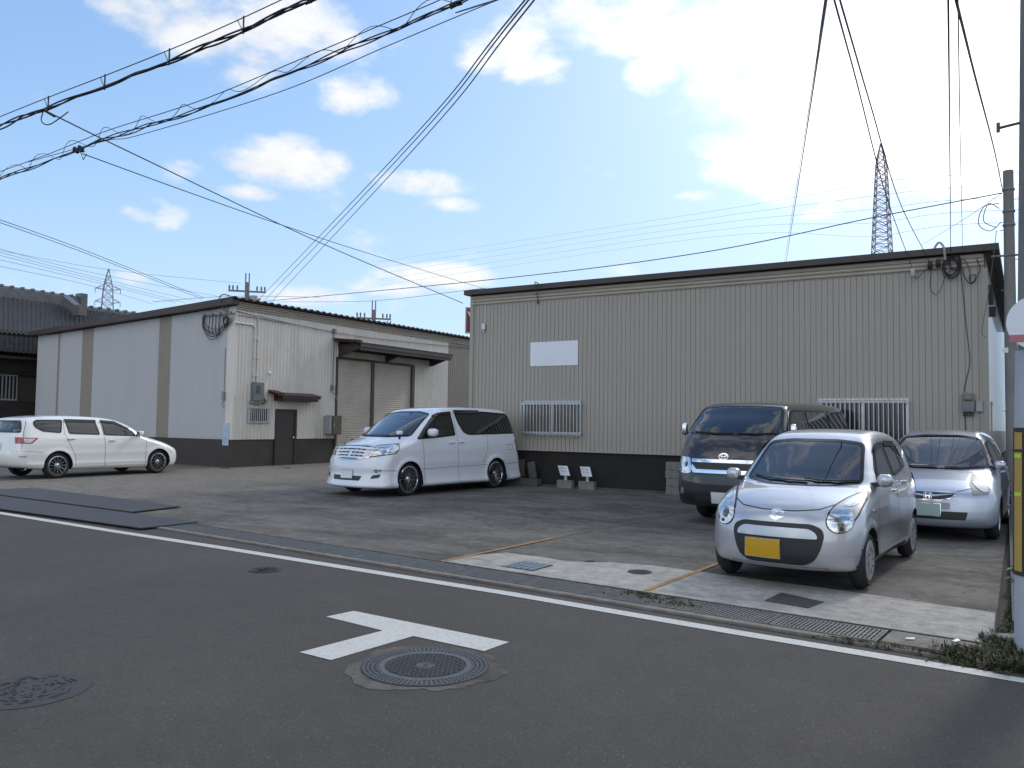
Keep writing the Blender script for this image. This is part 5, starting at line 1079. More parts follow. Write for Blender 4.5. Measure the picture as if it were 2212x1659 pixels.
b.lathe([(.300, .0062), (.298, .011), (.262, .011), (.260, .0062)], 72, 0)
def rtile(r0, r1, a0, a1, z):
    b.add([(r*math.cos(a), r*math.sin(a), z) for r, a in ((r0, a0), (r1, a0), (r1, a1), (r0, a1))]+[(r*math.cos(a), r*math.sin(a), z-.005) for r, a in ((r0, a0), (r1, a0), (r1, a1), (r0, a1))], [(0, 1, 2, 3), (0, 4, 5, 1), (1, 5, 6, 2), (2, 6, 7, 3), (3, 7, 4, 0)], 0)
for r in (.303, .332, .360, .388): rtile_n = 72; b.lathe([(r+.009, .006), (r+.008, .0105), (r, .0105), (r-.001, .006)], 72, 0)
for i in range(76):
    a = 2*math.pi*i/76; rtile(.303, .392, a, a+.028, .0108)
b.build('frame_ring', ['cast_iron', 'cast_dark'], mh)
b = MB()
for iy in range(-9, 10):
    for ix in range(-8, 9):
        x_ = (ix+.5*(iy % 2))*.034; y_ = iy*.027; q = math.hypot(x_, y_)
        if .062 < q < .245:
            b.bar((x_-.011, y_-.005, .0075), (x_, y_+.006, .0075), .010, .007, 0); b.bar((x_, y_+.006, .0075), (x_+.011, y_-.005, .0075), .010, .007, 0)
b.lathe([(.062, .005), (.060, .011), (.052, .011), (.050, .007), (.036, .007), (.034, .011), (.024, .011), (.022, .007), (0, .007)], 40, 0)
b.bar((-.012, 0, .009), (.012, .004, .009), .008, .006, 0); b.box(.21, .245, -.05, -.035, .006, .012, 1)
b.build('lid_pattern', ['cast_iron', 'cast_dark'], mh)
# worn cover at the left edge
mc = PG(62, 1491, 0); ml = empty('manhole_cover', (mc[0], mc[1], 0), 'worn dirt-filled round manhole cover at the left edge of the road', 'manhole cover')
b = MB(); b.lathe([(.325, .001), (.325, .004), (.285, .005), (.28, .002)], 60); b.build('frame_ring', 'worn_iron', ml)
b = MB(); b.lathe([(.283, .002), (.281, .0045), (.25, .0045), (0, .0035)], 60, 1); rr = random.Random(11)
for k in range(150):
    a = rr.random()*6.28; q = math.sqrt(rr.random())*.25; da = rr.uniform(.05, .22); rr2 = q
    p = [(rr2*math.cos(a+da*e), rr2*math.sin(a+da*e), .0045) for e in (0, .33, .66, 1)]
    for e in range(3): b.bar(p[e], p[e+1], .008, .006, 0)
b.build('lid_pattern', ['cast_dark', 'worn_iron'], ml)

# ------------------------------------------------------------------ things on and by the beige warehouse
b = MB(); b.box(-.665, .665, -.012, .0, -.30, .30); b.build('blank_sign', 'white_board', label='blank white rectangular sign board on the beige ribbed wall', cat='sign', loc=(-9.50, FY-.014, 3.29))
b = MB(); rbox(b, -.055, .055, -.07, 0, -.09, .09, .02); b.tube([(0, -.03, -.09), (.0, -.04, -.14)], .022, 8); b.tube([(.02, 0, .09), (.02, -.0, .62)], .008, 6); b.build('wall_sensor', 'alu', label='small grey sensor box high at the left corner of the beige wall', cat='sensor', loc=(-11.57, FY-.014, 4.05))
def meter(loc, label, rz=0, m='meter_grey'):
    e = empty('electric_meter', loc, label, 'meter', rz=rz)
    b = MB(); rbox(b, -.10, .10, -.10, 0, -.19, .17, .02); b.build('case', m, e, smooth=True)
    b = MB(); rbox(b, -.075, .075, -.13, -.09, .02, .14, .018); b.build('dial_window', 'glass_blind', e, smooth=True)
    b = MB()
    for k in range(4): b.box(-.075+.05*k-.012, -.075+.05*k+.012, -.06, -.02, -.27, -.19)
    b.build('terminals', 'black_plastic', e); return e
meter((-.60, FY-.014, 2.08), 'dark grey electric meter on the beige wall above the silver-blue hatchback')
b = MB(); b.box(-.055, .055, -.06, 0, -.10, .10); b.box(-.06, .06, -.065, 0, .10, .11); b.build('junction_box', 'panel_grey', label='small grey box right of the meter on the beige wall', cat='junction box', loc=(-.42, FY-.014, 2.0))
# insulators and coils of slack cable at the right corner
def coil(e, c, r, n, m='wire_black', sq=.7, rad=.007, seed=1, name='cable_coil'):
    rr = random.Random(seed); b = MB()
    for k in range(n):
        a0 = rr.random()*6.28; q = r*(.75+.4*rr.random()); tl = rr.uniform(-.5, .5)
        pts = [(c[0]+q*sq*math.cos(a)+rr.uniform(-.004, .004), c[1]-.03-.02*k*.3+.015*math.sin(a*2+k), c[2]+q*math.sin(a)+tl*q*math.cos(a)*.4) for a in np.linspace(a0, a0+6.3, 18)]
        b.tube(pts, rad, 5)
    return b.build(name, m, e)
ic = empty('service_cable_bracket', (-.85, FY-.02, 4.7), 'tangle of black cable coils under the roof at the right corner of the beige wall', 'cable bracket')
coil(ic, (.0, -.04, -.05), .19, 6, seed=2); coil(ic, (.06, -.04, .04), .14, 3, seed=5)
for dx, dz in ((-.66, -.05), (-.36, .06), (-.22, .08)):
    b = MB(); b.tube([(dx, 0, dz), (dx, -.12, dz)], .012, 6); b.lathe([(0, .06), (.035, .05), (.045, .0), (.035, -.05), (.05, -.06), (.03, -.11), (0, -.12)], 12, org=(dx, -.13, dz-.02)); b.build('insulator', 'black_plastic' if dx > -.6 else 'insul', ic, smooth=True)
def loop(pts, r, e, name='cable', m='wire_black', n=14):
    P_ = catmull_open(pts, n); b = MB(); b.tube(P_, r, 5); return b.build(name, m, e)
def catmull_open(pts, n=8):
    P_ = [np.array(p, float) for p in pts]; P_ = [2*P_[0]-P_[1]]+P_+[2*P_[-1]-P_[-2]]; out = []
    for i in range(1, len(P_)-2):
        for t_ in np.linspace(0, 1, n, endpoint=False):
            a, b_, c_, d_ = P_[i-1:i+3]; out.append(.5*((2*b_)+(-a+c_)*t_+(2*a-5*b_+4*c_-d_)*t_**2+(-a+3*b_-3*c_+d_)*t_**3))
    out.append(P_[-2]); return out
loop([(-.66, -.1, -.15), (-.58, -.12, -.22), (-.48, -.1, -.1), (-.36, -.1, 0)], .006, ic)
loop([(-.34, -.1, -.05), (-.36, -.08, -.42), (-.26, -.08, -.56), (-.16, -.08, -.40), (-.1, -.08, -.2), (0, -.06, -.1)], .006, ic)
loop([(.14, -.06, .10), (.2, -.06, -.2), (.3, -.06, -.38), (.40, -.06, -.33), (.38, -.06, -.22), (.30, -.06, -.26), (.33, -.06, -.38), (.47, -.06, -.15), (.42, -.05, .08)], .008, ic)
loop([(.20, -.05, .10), (.28, -.05, -.05), (.31, -.05, -.33)], .006, ic)
loop([(-.28, -.16, .33), (-.2, -.2, .42), (-.12, -.2, .33), (-.10, -.1, .10)], .022, ic, 'conduit_bend', 'galv')
wv = empty('wall_cable', (-.62, FY-.03, 2.3), 'thin black cable hanging down the beige wall to the meter', 'cable')
loop([(-.08+.0, 0, 2.33), (-.02, 0, 1.5), (.03, 0, .9), (.05, 0, .5), (-.04, 0, .05), (-.05, 0, -.1)], .006, wv, 'wire')
loop([(-.04, 0, -.45), (-.03, 0, -.9), (-.05, 0, -1.35)], .006, wv, 'wire')
b = MB(); b.tube(catmull_open([(0, -.02, -.12), (0, -.07, .0), (.02, -.22, .30), (.10, -.22, .28), (.15, -.2, .24)]), .012, 6); b.lathe([(0, -.05), (.03, -.03), (.03, .02), (0, .03)], 10, org=(0, -.03, -.15)); b.build('cable_hook', 'wire_thin', label='bent conduit hook over the edge of the beige roof', cat='hook', loc=(-9.95, FY-.03, 4.75))
# corner wall lamps bracket on side wall
b = MB(); b.box(0, .10, -.06, .06, -.2, .2); b.box(.02, .14, -.10, .02, -.45, -.25); b.build('wall_bracket', 'black_plastic', label='dark bracket box high on the glossy right side wall', cat='bracket', loc=(-.285, 19.0, 4.3))
# two little notice boards on concrete blocks
def notice(loc, label, tilt, seed):
    e = empty('notice_board', loc, label, 'notice', 'notice boards on concrete blocks', rz=.0)
    b = MB(); b.box(-.20, .20, -.075, .075, 0, .185); b.build('concrete_block', 'block', e)
    b = MB(); b.box(-.035, .035, -.01, .01, .185, .36); b.build('post', 'galv', e)
    b = MB(); n = 6; vs = []
    for i in range(n+1):
        for j in range(n+1):
            x_, z_ = -.13+.26*i/n, .0+.23*j/n; s2 = -tilt*z_*.35
            for yy in (-.022, -.012): vs.append((x_+s2, yy-.02*math.sin(i/n*3.1), .30+z_))
    def id_(i, j, k): return (i*(n+1)+j)*2+k
    b.add(vs, [(id_(i, j, 0), id_(i+1, j, 0), id_(i+1, j+1, 0), id_(i, j+1, 0)) for i in range(n) for j in range(n)]+[(id_(i, j+1, 1), id_(i+1, j+1, 1), id_(i+1, j, 1), id_(i, j, 1)) for i in range(n) for j in range(n)])
    bd = b.build('board', 'white_board', e, smooth=True)
    rr = random.Random(seed); b = MB()      # two rows of small handwritten characters, too small to read
    for row, (z_, xs_, h) in enumerate(((.475, [-.085, -.045, -.008, .03, .068], .022), (.405, [-.05, -.008, .035, .072], .03))):
        for x_ in xs_:
            s2 = -tilt*(z_-.3)*.35
            for k in range(5):
                w_, h_ = (rr.uniform(.008, .024), .004) if k % 2 else (.004, rr.uniform(.012, h)); cx_, cz_ = x_+s2+rr.uniform(-.006, .006), z_+rr.uniform(-.008, .008)
                b.box(cx_-w_/2, cx_+w_/2, -.046, -.044, cz_-h_/2, cz_+h_/2, 1 if (row == 0 and x_ > .0) or (x_ == .035) else 0)
    b.build('lettering', ['ink_blue', 'ink_red'], bd); return e
notice((-9.03, 17.28, .025), 'small white notice on a concrete block, left one of the pair by the brown base', 1.0, 4)
notice((-8.45, 17.28, .025), 'small white notice on a concrete block, right one of the pair by the brown base', .8, 9)
# stacked blocks beside the black van
for k, (dx, lab) in enumerate(((0, 'grey concrete block at the bottom of the stack beside the black van'), (.01, 'grey concrete block second from the bottom beside the black van'), (-.01, 'grey concrete block third from the bottom beside the black van'), (.0, 'grey concrete block topmost of the stack beside the black van'))):
    b = MB(); rbox(b, -.30, .30, -.11, .11, 0, .178, .008); b.build('concrete_block', 'block', label=lab, cat='concrete block', group='stack of concrete blocks', loc=(-6.18+dx, 17.30, .026+.18*k))
# clutter behind the white minivan
b = MB(); b.box(-.15, .15, -.02, .0, 0, .42); b.box(-.15, -.12, -.03, -.02, 0, .42); b.box(.12, .15, -.03, -.02, 0, .42); b.box(-.12, .12, -.03, -.02, .39, .42); b.box(-.12, .12, -.03, -.02, .0, .03); b.build('leaning_frame', 'rust_box', label='weathered wooden frame leaning on the base behind the white minivan', cat='frame', loc=(-10.42, 17.45, .24))
b = MB(); rbox(b, -.35, .35, -.12, .12, 0, .20, .01); b.build('concrete_block', 'block_dark', label='dark concrete block by the tail of the white minivan', cat='concrete block', loc=(-10.55, 17.25, .026))
b = MB(); rbox(b, -.25, .25, -.12, .12, 0, .18, .01); b.build('concrete_block', 'block_dark', label='dark concrete block under the upright dark stone', cat='concrete block', loc=(-9.98, 17.25, .026))
b = MB(); rbox(b, -.10, .10, -.05, .05, 0, .42, .035); o = b.build('stone', 'block_dark', label='upright dark rough stone slab leaning on the base left of the notices', cat='stone', loc=(-9.92, 17.28, .20), rot=(0, -.18, 0), smooth=True)
b = MB(); b.box(-5.2, 6.2, -.06, .06, 0, .04); b.build('wall_footing', 'block_dark', label='low dark concrete footing along the beige warehouse wall', cat='footing', loc=(-6.6, 17.44, .026))

# ------------------------------------------------------------------ things on the grey warehouse
def onx(name, y, z): return (GX+.03, y, z)
b = MB(); b.box(0, .16, -.16, .24, -.30, .30); b.box(.001, .04, .24, .50, -.26, .30, 1); b.box(.16, .18, -.08, .06, -.05, .2, 2); b.tube([(.05, -.22, -.30), (.05, -.30, -.38), (.05, .1, -.42), (.05, .3, -.36)], .02, 6); b.tube([(.08, .3, -.2), (.1, .36, -.35), (.08, .25, -.4)], .02, 6, 3)
b.build('electric_meter', ['meter_grey', 'wall_grey', 'glass_blind', 'black_plastic'], label='dark meter cabinet above the small barred window of the grey warehouse', cat='meter', loc=onx('', 18.2, 2.48))
b = MB(); b.tube([(.05, -.18+17.45, 4.66), (.05, 18.0, 4.66), (.05, 18.12, 4.55), (.05, 18.12, 2.80)], .03, 8); b.tube([(.05, 17.3, 5.06), (.05, 18.15, 4.98), (.05, 18.24, 4.85), (.05, 18.24, 2.80)], .025, 8)
for z_ in (4.2, 3.6, 3.0): b.box(-.0, .085, 18.07, 18.29, z_-.015, z_+.015)
o = b.build('conduit', 'wall_grey', label='pair of grey conduits running down the grey warehouse wall to its meter', cat='conduit', loc=(GX, 0, 0), smooth=True)
b = MB(); b.tube([(.05, 21.75, 4.8), (.05, 21.75, 2.75)], .02, 6); b.box(.02, .12, 21.70, 21.80, 4.75, 4.92); b.tube(catmull_open([(.06, 21.72, 2.8), (.10, 21.7, 2.6), (.1, 21.85, 2.5), (.08, 21.95, 2.3), (.06, 21.95, 2.45)]), .018, 6); b.box(.02, .10, 21.68, 21.78, 2.65, 2.85); b.build('conduit', 'meter_grey', label='thin grey conduit with a loose cable end left of the roller shutter', cat='conduit', loc=(GX, 0, 0))
b = MB(); b.box(.02, .34, 21.45, 21.95, 1.06, 1.74, 0); b.box(.02, .33, 21.36, 21.45, 1.08, 1.72, 1); b.box(.34, .36, 21.50, 21.90, 1.10, 1.70, 0); b.box(.361, .385, 21.52, 21.55, 1.34, 1.46, 1); b.build('distribution_box', ['rust_box', 'panel_grey'], label='rusty brown switch box left of the roller shutter', cat='switch box', loc=(GX, 0, 0))
b = MB(); b.lathe([(0, 0), (.05, .01), (.06, .04), (.04, .08), (0, .09)], 14); o = b.build('wall_lamp', 'white_board', label='small round white lamp on the grey wall above the steel door', cat='lamp', loc=(GX+.03, 18.77, 3.13), rot=(0, math.pi/2, 0), smooth=True)
b = MB(); b.box(-.15, .15, -.006, 0, -.36, .36, 0)
for k in range(7): b.box(-.10, .10-.02*(k % 3), -.008, -.006, .18-.03*k-.008, .18-.03*k, 1) if k < 4 else b.box(-.11, .08, -.008, -.006, -.12-.05*(k-4)-.02, -.12-.05*(k-4), 1)
b.build('poster', [mat('poster_blue', (.42, .50, .60), .5), mat('poster_ink', (.27, .33, .42), .6)], label='faded pale blue notice sheet at the corner of the grey warehouse', cat='poster', loc=(-21.33, GY-.022, 1.08))
b = MB(); b.tube([(0, 0, 1.9), (0, 0, .55)], .012, 6); b.box(-.05, .05, -.06, 0, .22, .5); b.tube(catmull_open([(0, -.02, .25), (-.04, -.04, .1), (.03, -.03, .02), (-.02, -.02, -.02)]), .012, 6); b.build('conduit', 'wall_strip', label='thin conduit and small box near the corner of the blue-grey gable', cat='conduit', loc=(-21.47, GY-.02, 1.95))
cb = empty('service_cable_bracket', (-21.95, GY-.03, 4.85), 'drooping cluster of black cables near the top of the blue-grey gable corner', 'cable bracket')
for k, (xa, xb, dp) in enumerate(((-.62, .62, .62), (-.58, .55, .48), (-.60, .72, .55), (-.5, .80, .38), (-.55, .40, .72))):
    loop([(xa, -.05, .08), (xa+.05, -.06, -dp*.5), (xa+(xb-xa)*.35, -.07, -dp*.95), (xa+(xb-xa)*.7, -.06, -dp*.85), (xb, -.05, -.18), (xb+.12, -.05, -.02)], .013-.001*k, cb)
for k, x0 in enumerate((-.28, -.12, .04, .2)): loop([(x0, -.05, .1), (x0+.03, -.07, -.15), (x0+.01*k, -.07, -.35), (x0+.07, -.06, -.5-.03*k)], .013, cb)
loop([(.1, -.06, -.7), (.16, -.06, -.6), (.24, -.06, -.35), (.28, -.05, .05)], .008, cb)
coil(cb, (.55, -.04, -.14), .15, 2, rad=.014, seed=8)
b = MB(); b.bar((-.62, -.05, .12), (1.0, -.05, .1), .03); b.bar((.55, -.05, -.3), (.55, -.05, .55), .03)
for dx in (-.5, -.1, .3, .8): b.lathe([(0, .05), (.05, .04), (.05, -.04), (0, -.05)], 10, org=(dx, -.10, .12))
b.build('bracket', 'meter_grey', cb)
loop([(.45, -.05, .2), (.5, -.3, .55), (.7, -.32, .68), (1.0, -.3, .62)], .02, cb, 'cable', 'meter_grey')
b = MB()
for z_ in (0, .12): b.tube(catmull_open([(0, 17.4, 5.03-z_), (.03, 20, 4.86), (.03, 23, 4.78), (.03, 27, 4.86), (.02, 31, 4.98), (.02, 36, 5.05)]), .012, 5)
b.build('wall_cable', 'meter_grey', label='pair of cables sagging along the top of the grey shutter wall', cat='cable', loc=(GX+.05, 0, 0))

# ------------------------------------------------------------------ red and white box sign behind the beige warehouse
sp = PD(1006, 692, 24); se = empty('box_sign', (sp[0], sp[1], 0), 'red and white box sign standing in the gap between the two warehouses', 'sign', rz=math.radians(40))
zt, zb2 = float(PD(1006, 663, 24)[2]), float(PD(1006, 719, 24)[2])
b = MB(); b.box(0, 1.0, .0, .16, zb2, zt); b.build('case', 'galv', se)
b = MB(); b.box(.02, .98, -.012, 0, zb2+.04, zt-.03); fc = b.build('face', 'sign_red', se)
b = MB(); zz = zb2+(zt-zb2)*.82; b.prism([(.05, 0), (.10, 0), (.26, -.30), (.26, -.55), (.20, -.55), (.20, -.32)], 0, .006); o = b.build('mark', 'white_board', fc); o.rotation_euler = (math.pi/2, 0, 0); o.location = (0, -.013, zz)
b = MB(); b.box(.42, .55, .04, .14, 0, zb2); b.build('post', 'galv', se)

# ------------------------------------------------------------------ poles at the right
p2 = empty('utility_pole', (.095, 17.1, 0), 'grey concrete pole behind the silver-blue hatchback, free of signs', 'pole')
ztop = float(PY(2178, 369, 17.1)[2]); b = MB(); b.tube([(0, 0, 0), (0, 0, ztop)], [.105, .084], 20); b.build('shaft', 'pole_conc', p2, smooth=True)
b = MB(); 
for dz in (.35, .75, 1.0): b.lathe([(.10, -.02), (.105, 0), (.10, .02)], 18, org=(0, 0, ztop-dz))
for k in range(9): zz = 1.9+k*.55; b.bar((.09 if k % 2 else -.09, 0, zz), (.17 if k % 2 else -.14, 0, zz), .012)
b.build('bands', 'steel_far', p2)
pe = empty('pole_cables', (0.0, 17.0, ztop-.6), 'loops of slack cable hanging at the top of the grey concrete pole', 'cable')
loop([(-.05, 0, .0), (-.3, -.02, -.05), (-.38, -.02, -.35), (-.2, -.02, -.5), (-.02, 0, -.35)], .008, pe, 'cable', 'wire_thin'); loop([(-.05, 0, -.1), (-.22, -.02, .0), (-.3, -.02, -.3), (-.1, 0, -.45)], .008, pe, 'cable', 'wire_thin')
loop([(-.1, 0, -.5), (-.22, 0, -1.5), (-.35, 0, -2.3), (-.30, 0, -2.45)], .006, pe, 'cable', 'wire_thin')
BX, BYY = .205, 6.72
p1 = empty('utility_pole', (BX, BYY, 0), 'large concrete pole with a yellow striped guard at the right edge', 'pole'); p1.rotation_euler = (0, .0135, 0)
b = MB(); b.tube([(0, 0, -.05), (0, 0, 9.5)], [.175, .105], 28); b.build('shaft', 'pole_conc', p1, smooth=True)
zg0, zg1 = float(PY(2195, 1243, BYY-.1)[2]), float(PY(2195, 925, BYY-.1)[2]); zb_ = float(PY(2195, 757, BYY-.1)[2]); 
b = MB(); b.lathe([(.176, 0.02), (.178, 0.02), (.177, zg0), (.174, zg0)], 40); b.build('lower_wrap', 'banner', p1, smooth=True)
b = MB(); b.lathe([(.178, zg0), (.187, zg0), (.185, zg1), (.17, zg1)], 40); gd = b.build('guard', 'guard_black', p1, smooth=True)
for a0 in range(6):
    aa = math.pi+.56+a0*math.pi/3; b = MB(); vs = []
    for i in range(5):
        a = aa+.22*(i-2)/2; vs += [(.1885*math.cos(a), .1885*math.sin(a), zg0+.03), (.187*math.cos(a), .187*math.sin(a), zg1-.03)]
    b.add(vs, [(2*i, 2*i+2, 2*i+3, 2*i+1) for i in range(4)]); ys = b.build('yellow_stripe', 'guard_yellow', gd, smooth=True)
    for zz in (float(PY(2195, 985, BYY-.1)[2]), float(PY(2195, 1068, BYY-.1)[2])):
        b = MB(); vs = []
        for i in range(5):
            a = aa+.19*(i-2)/2; vs += [(.1905*math.cos(a), .1905*math.sin(a), zz-.014), (.1905*math.cos(a), .1905*math.sin(a), zz+.014)]
        b.add(vs, [(2*i, 2*i+2, 2*i+3, 2*i+1) for i in range(4)]); b.build('reflector', 'reflect_lime', ys, smooth=True)
b = MB(); b.lathe([(.188, zg1-.165), (.193, zg1-.162), (.193, zg1-.15), (.188, zg1-.147)], 40); b.build('clamp_band', 'guard_black', gd, smooth=True)
b = MB(); b.lathe([(.174, zg1+.002), (.178, zg1+.002), (.172, zb_), (.16, zb_)], 40); b.build('upper_wrap', 'banner', p1, smooth=True)
def stepbolt(u, v, ln, name, m):
    z_ = float(PY(u, v, BYY)[2]); b = MB(); b.tube([(-.12, -.02, z_), (-.12-ln, -.02, z_-.02)], .011, 8); b.tube([(-.12-ln, -.02, z_-.05), (-.12-ln, -.02, z_+.02)], .012, 8); b.build(name, m, p1)
stepbolt(2196, 268, .155, 'step_bolt', 'rust_box')
b = MB(); z_ = float(PY(2185, 552, BYY+.1)[2]); b.tube([(-.1, .1, z_), (-.32, .1, z_)], .008, 6); b.build('cable_arm', 'steel_far', p1)
sgp = PY(2243, 696, BYY-.26); rs = empty('round_sign', (float(sgp[0]), BYY-.26, float(sgp[2])), 'round white road sign with a red mark clamped to the pole at the right edge', 'sign')
b = MB(); b.lathe([(0, 0), (.184, .0), (.186, .004), (.184, .010), (0, .010)], 48, axis='y'); b.build('disc', 'white_board', rs, smooth=True)
b = MB(); b.box(-.165, .10, -.004, -.001, -.13, -.08); b.box(-.03, .03, -.004, -.001, .10, .15); b.build('red_mark', mat('sign_pink', (.45, .16, .18), .6), rs)
b = MB(); b.bar((0, .01, 0), (0, .12, 0), .04); b.build('clamp', 'galv', rs)
b = MB(); b.box(-.205, -.175, -.004, 0, -.20, -.165); b.build('tag_plate', 'plate_white', rs)

# ------------------------------------------------------------------ far poles and pylons
def farpole(u, vtop, D, label, big=True):
    p = PD(u, vtop, D); e = empty('utility_pole', (p[0], p[1], 0), label, 'pole', 'power poles behind the warehouses', rz=CAM_YAW+math.radians(15)); zt = float(p[2]); k = D/45
    b = MB(); b.tube([(0, 0, 0), (0, 0, zt-.5*k)], [.2, .12*k], 10); b.build('shaft', 'pole_conc', e, smooth=True)
    b = MB(); b.bar((-.09*k, 0, zt-.9*k), (-.09*k, 0, zt), .06*k); b.bar((.09*k, 0, zt-.9*k), (.09*k, 0, zt), .06*k); b.bar((-.95*k, 0, zt-.98*k), (.95*k, 0, zt-.98*k), .09*k)
    if big: b.bar((-.6*k, .1, zt-1.35*k), (.7*k, .1, zt-1.35*k), .07*k)
    b.build('crossarm', 'steel_far', e)
    b = MB()
    for x_ in (-.9, -.72, -.5, .5, .72, .9): b.lathe([(0, .26*k), (.04*k, .24*k), (.05*k, .12*k), (.03*k, 0), (0, 0)], 8, org=(x_*k, 0, zt-.93*k)); 
    b.build('insulators', 'steel_far', e)
    if big:
        b = MB(); b.lathe([(0, 0), (.22*k, .02), (.24*k, .3*k), (.2*k, .55*k), (0, .58*k)], 14, org=(.34*k, 0, zt-1.75*k)); b.build('transformer', 'panel_grey', e, smooth=True)
    return e
farpole(535, 590, 45, 'near power pole with a transformer rising behind the grey warehouse roof ridge')
farpole(808, 650, 75, 'small distant power pole between the two warehouses, without a transformer', False)
farpole(840, 693, 80, 'lowest distant power pole, barely clearing the corrugated roof', False)
def pylon(u, vtop, D, label, h_w, arms, lev, r, rz=0.3, pm='steel_far'):
    p = PD(u, vtop, D); H_ = float(p[2]); e = empty('power_pylon', (p[0], p[1], 0), label, 'pylon', rz=rz); b = MB()
    def w_at(z): return np.interp(z, [q[0]*H_ for q in h_w], [q[1] for q in h_w])
    zs = [H_*(1-(1-i/lev)**1.25) if False else H_*i/lev for i in range(lev+1)]
    for i in range(lev):
        z0, z1 = zs[i], zs[i+1]; a, c = w_at(z0)/2, w_at(z1)/2; C0 = [(-a, -a), (a, -a), (a, a), (-a, a)]; C1 = [(-c, -c), (c, -c), (c, c), (-c, c)]
        for j in range(4):
            k = (j+1) % 4; b.bar((*C0[j], z0), (*C1[j], z1), r*1.5)
            b.bar((*C0[j], z0), (*C1[k], z1), r); b.bar((*C0[k], z0), (*C1[j], z1), r); b.bar((*C1[j], z1), (*C1[k], z1), r)
    b.build('lattice', pm, e)
    for (fz, half) in arms:
        z_ = fz*H_; w_ = w_at(z_)/2; b = MB()
        for s_ in (-1, 1):
            for q in (-w_, w_): b.bar((s_*w_, q, z_), (s_*half, 0, z_+.2), r); b.bar((s_*w_, q, z_+H_*.025), (s_*half, 0, z_+.2), r)
            b.bar((s_*half, 0, z_+.2), (s_*half, 0, z_-H_*.025), r*1.6)
        b.build('crossarm', pm, e)
    return e
pylon(235, 581, 260, 'distant lattice pylon with three crossarms above the tiled house roof', [(0, 9), (.75, 3.0), (.88, 2.4), (1, .2)], [(.865, 3.3), (.78, 3.3), (.70, 3.5)], 22, .11, CAM_YAW+.4, 'pylon_far_haze')
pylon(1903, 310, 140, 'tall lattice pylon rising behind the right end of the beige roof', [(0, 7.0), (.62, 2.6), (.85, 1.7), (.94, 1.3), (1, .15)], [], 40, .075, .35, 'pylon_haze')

# ------------------------------------------------------------------ overhead wires
def wire(pts, r, label, m='wire_black', group=None, sag=0.0, ext=0, n=24, name='overhead_wire', cat='wire'):
    P_ = [np.array(p, float) for p in pts]
    if ext: q = P_[0]-P_[1]; P_ = [P_[0]+q/np.linalg.norm(q)*ext]+P_
    if len(P_) == 2: P_ = [P_[0]+(P_[1]-P_[0])*k/n-np.array([0, 0, 4*sag*(k/n)*(1-k/n)]) for k in range(n+1)]
    else: P_ = catmull_open(P_, 10)
    c = P_[0]; b = MB(); b.tube([p-c for p in P_], r, 5, cap=False); return b.build(name, m, label=label, cat=cat, group=group, loc=tuple(map(float, c)))
# the two heavy telecom bundles along the road
def bundle(px, Y, label, style, seed):
    P_ = [np.array(PY(u, v, Y)) for u, v in px]; q = P_[0]-P_[1]; P_ = [P_[0]+q/np.linalg.norm(q)*12]+P_; P_ = catmull_open(P_, 14); L_ = [0]
    for a, b_ in zip(P_[:-1], P_[1:]): L_.append(L_[-1]+np.linalg.norm(b_-a))
    e = empty('cable_bundle', P_[0], label, 'cable', 'heavy cable bundles along the road'); c = P_[0]; L_ = np.array(L_); A = np.array(P_)
    def at(s_): return np.array([np.interp(s_, L_, A[:, k]) for k in range(3)])
    rr = random.Random(seed); T_ = L_[-1]; n_ = int(T_/.12); up = np.array([0, 0, 1.0])
    b = MB(); b.tube([at(s_)+up*(.115 if style == 'tie' else .10)-c for s_ in np.linspace(0, T_, n_)], .0055, 5, cap=False); b.build('messenger_wire', 'wire_black', e)
    pitch = 1.15
    for k in range(3):
        b = MB(); ph = k*2.1
        pts = [at(s_)+np.array([0, .02*math.cos(s_*3.1+ph), -.020*abs(math.sin(math.pi*s_/pitch))*(.4+.5*k)+.012*math.sin(s_*4.7+ph)])-c for s_ in np.linspace(0, T_, n_*2)]
        b.tube(pts, (.0095 if style == 'tie' else .0075), 5, cap=False); b.build('cable', 'wire_black', e)
    b = MB(); s_ = pitch*.5
    while s_ < T_:
        if style == 'tie': b.bar(at(s_)-c+up*.13, at(s_)-c-up*.05, .012); b.bar(at(s_+.09)-c+up*.115, at(s_)-c-up*.03, .006)
        s_ += pitch
    if style == 'tie': b.build('hangers', 'wire_black', e)
    else:
        b = MB(); b.tube([at(s_)+np.array([0, .05*math.cos(2*math.pi*s_/.9), .055+.075*math.sin(2*math.pi*s_/.8)])-c for s_ in np.linspace(0, T_, int(T_/.06))], .0042, 4, cap=False); b.build('lashing_spiral', 'wire_black', e)
    return e
bundle([(900, -112), (662, 0), (445, 98), (265, 170), (105, 230), (0, 271), (-160, 335)], 5.2, 'upper heavy black cable bundle with tie hangers along the road', 'tie', 1)
bundle([(1210, -105), (985, 5), (820, 75), (640, 150), (430, 235), (230, 298), (110, 345), (0, 384), (-160, 440)], 6.4, 'lower heavy black cable bundle with a loose lashing spiral', 'loop', 2)
wire([PY(1170, -30, 7.4), PY(1075, 0, 7.4), PY(840, 98, 7.4), PY(600, 200, 7.4), PY(300, 292, 7.4), PY(225, 305, 7.4), PY(60, 350, 7.4)], .006, 'thin dotted wire just below the lower cable bundle', 'wire_thin', ext=14)
A1 = PY(95, 238, 5.2)
wire([A1, PX(300, 338, -11.4), PY(700, 528, 13), PY(1000, 655, FY-.3)], .010, 'service wire dropping from the upper bundle to the corner of the beige roof')
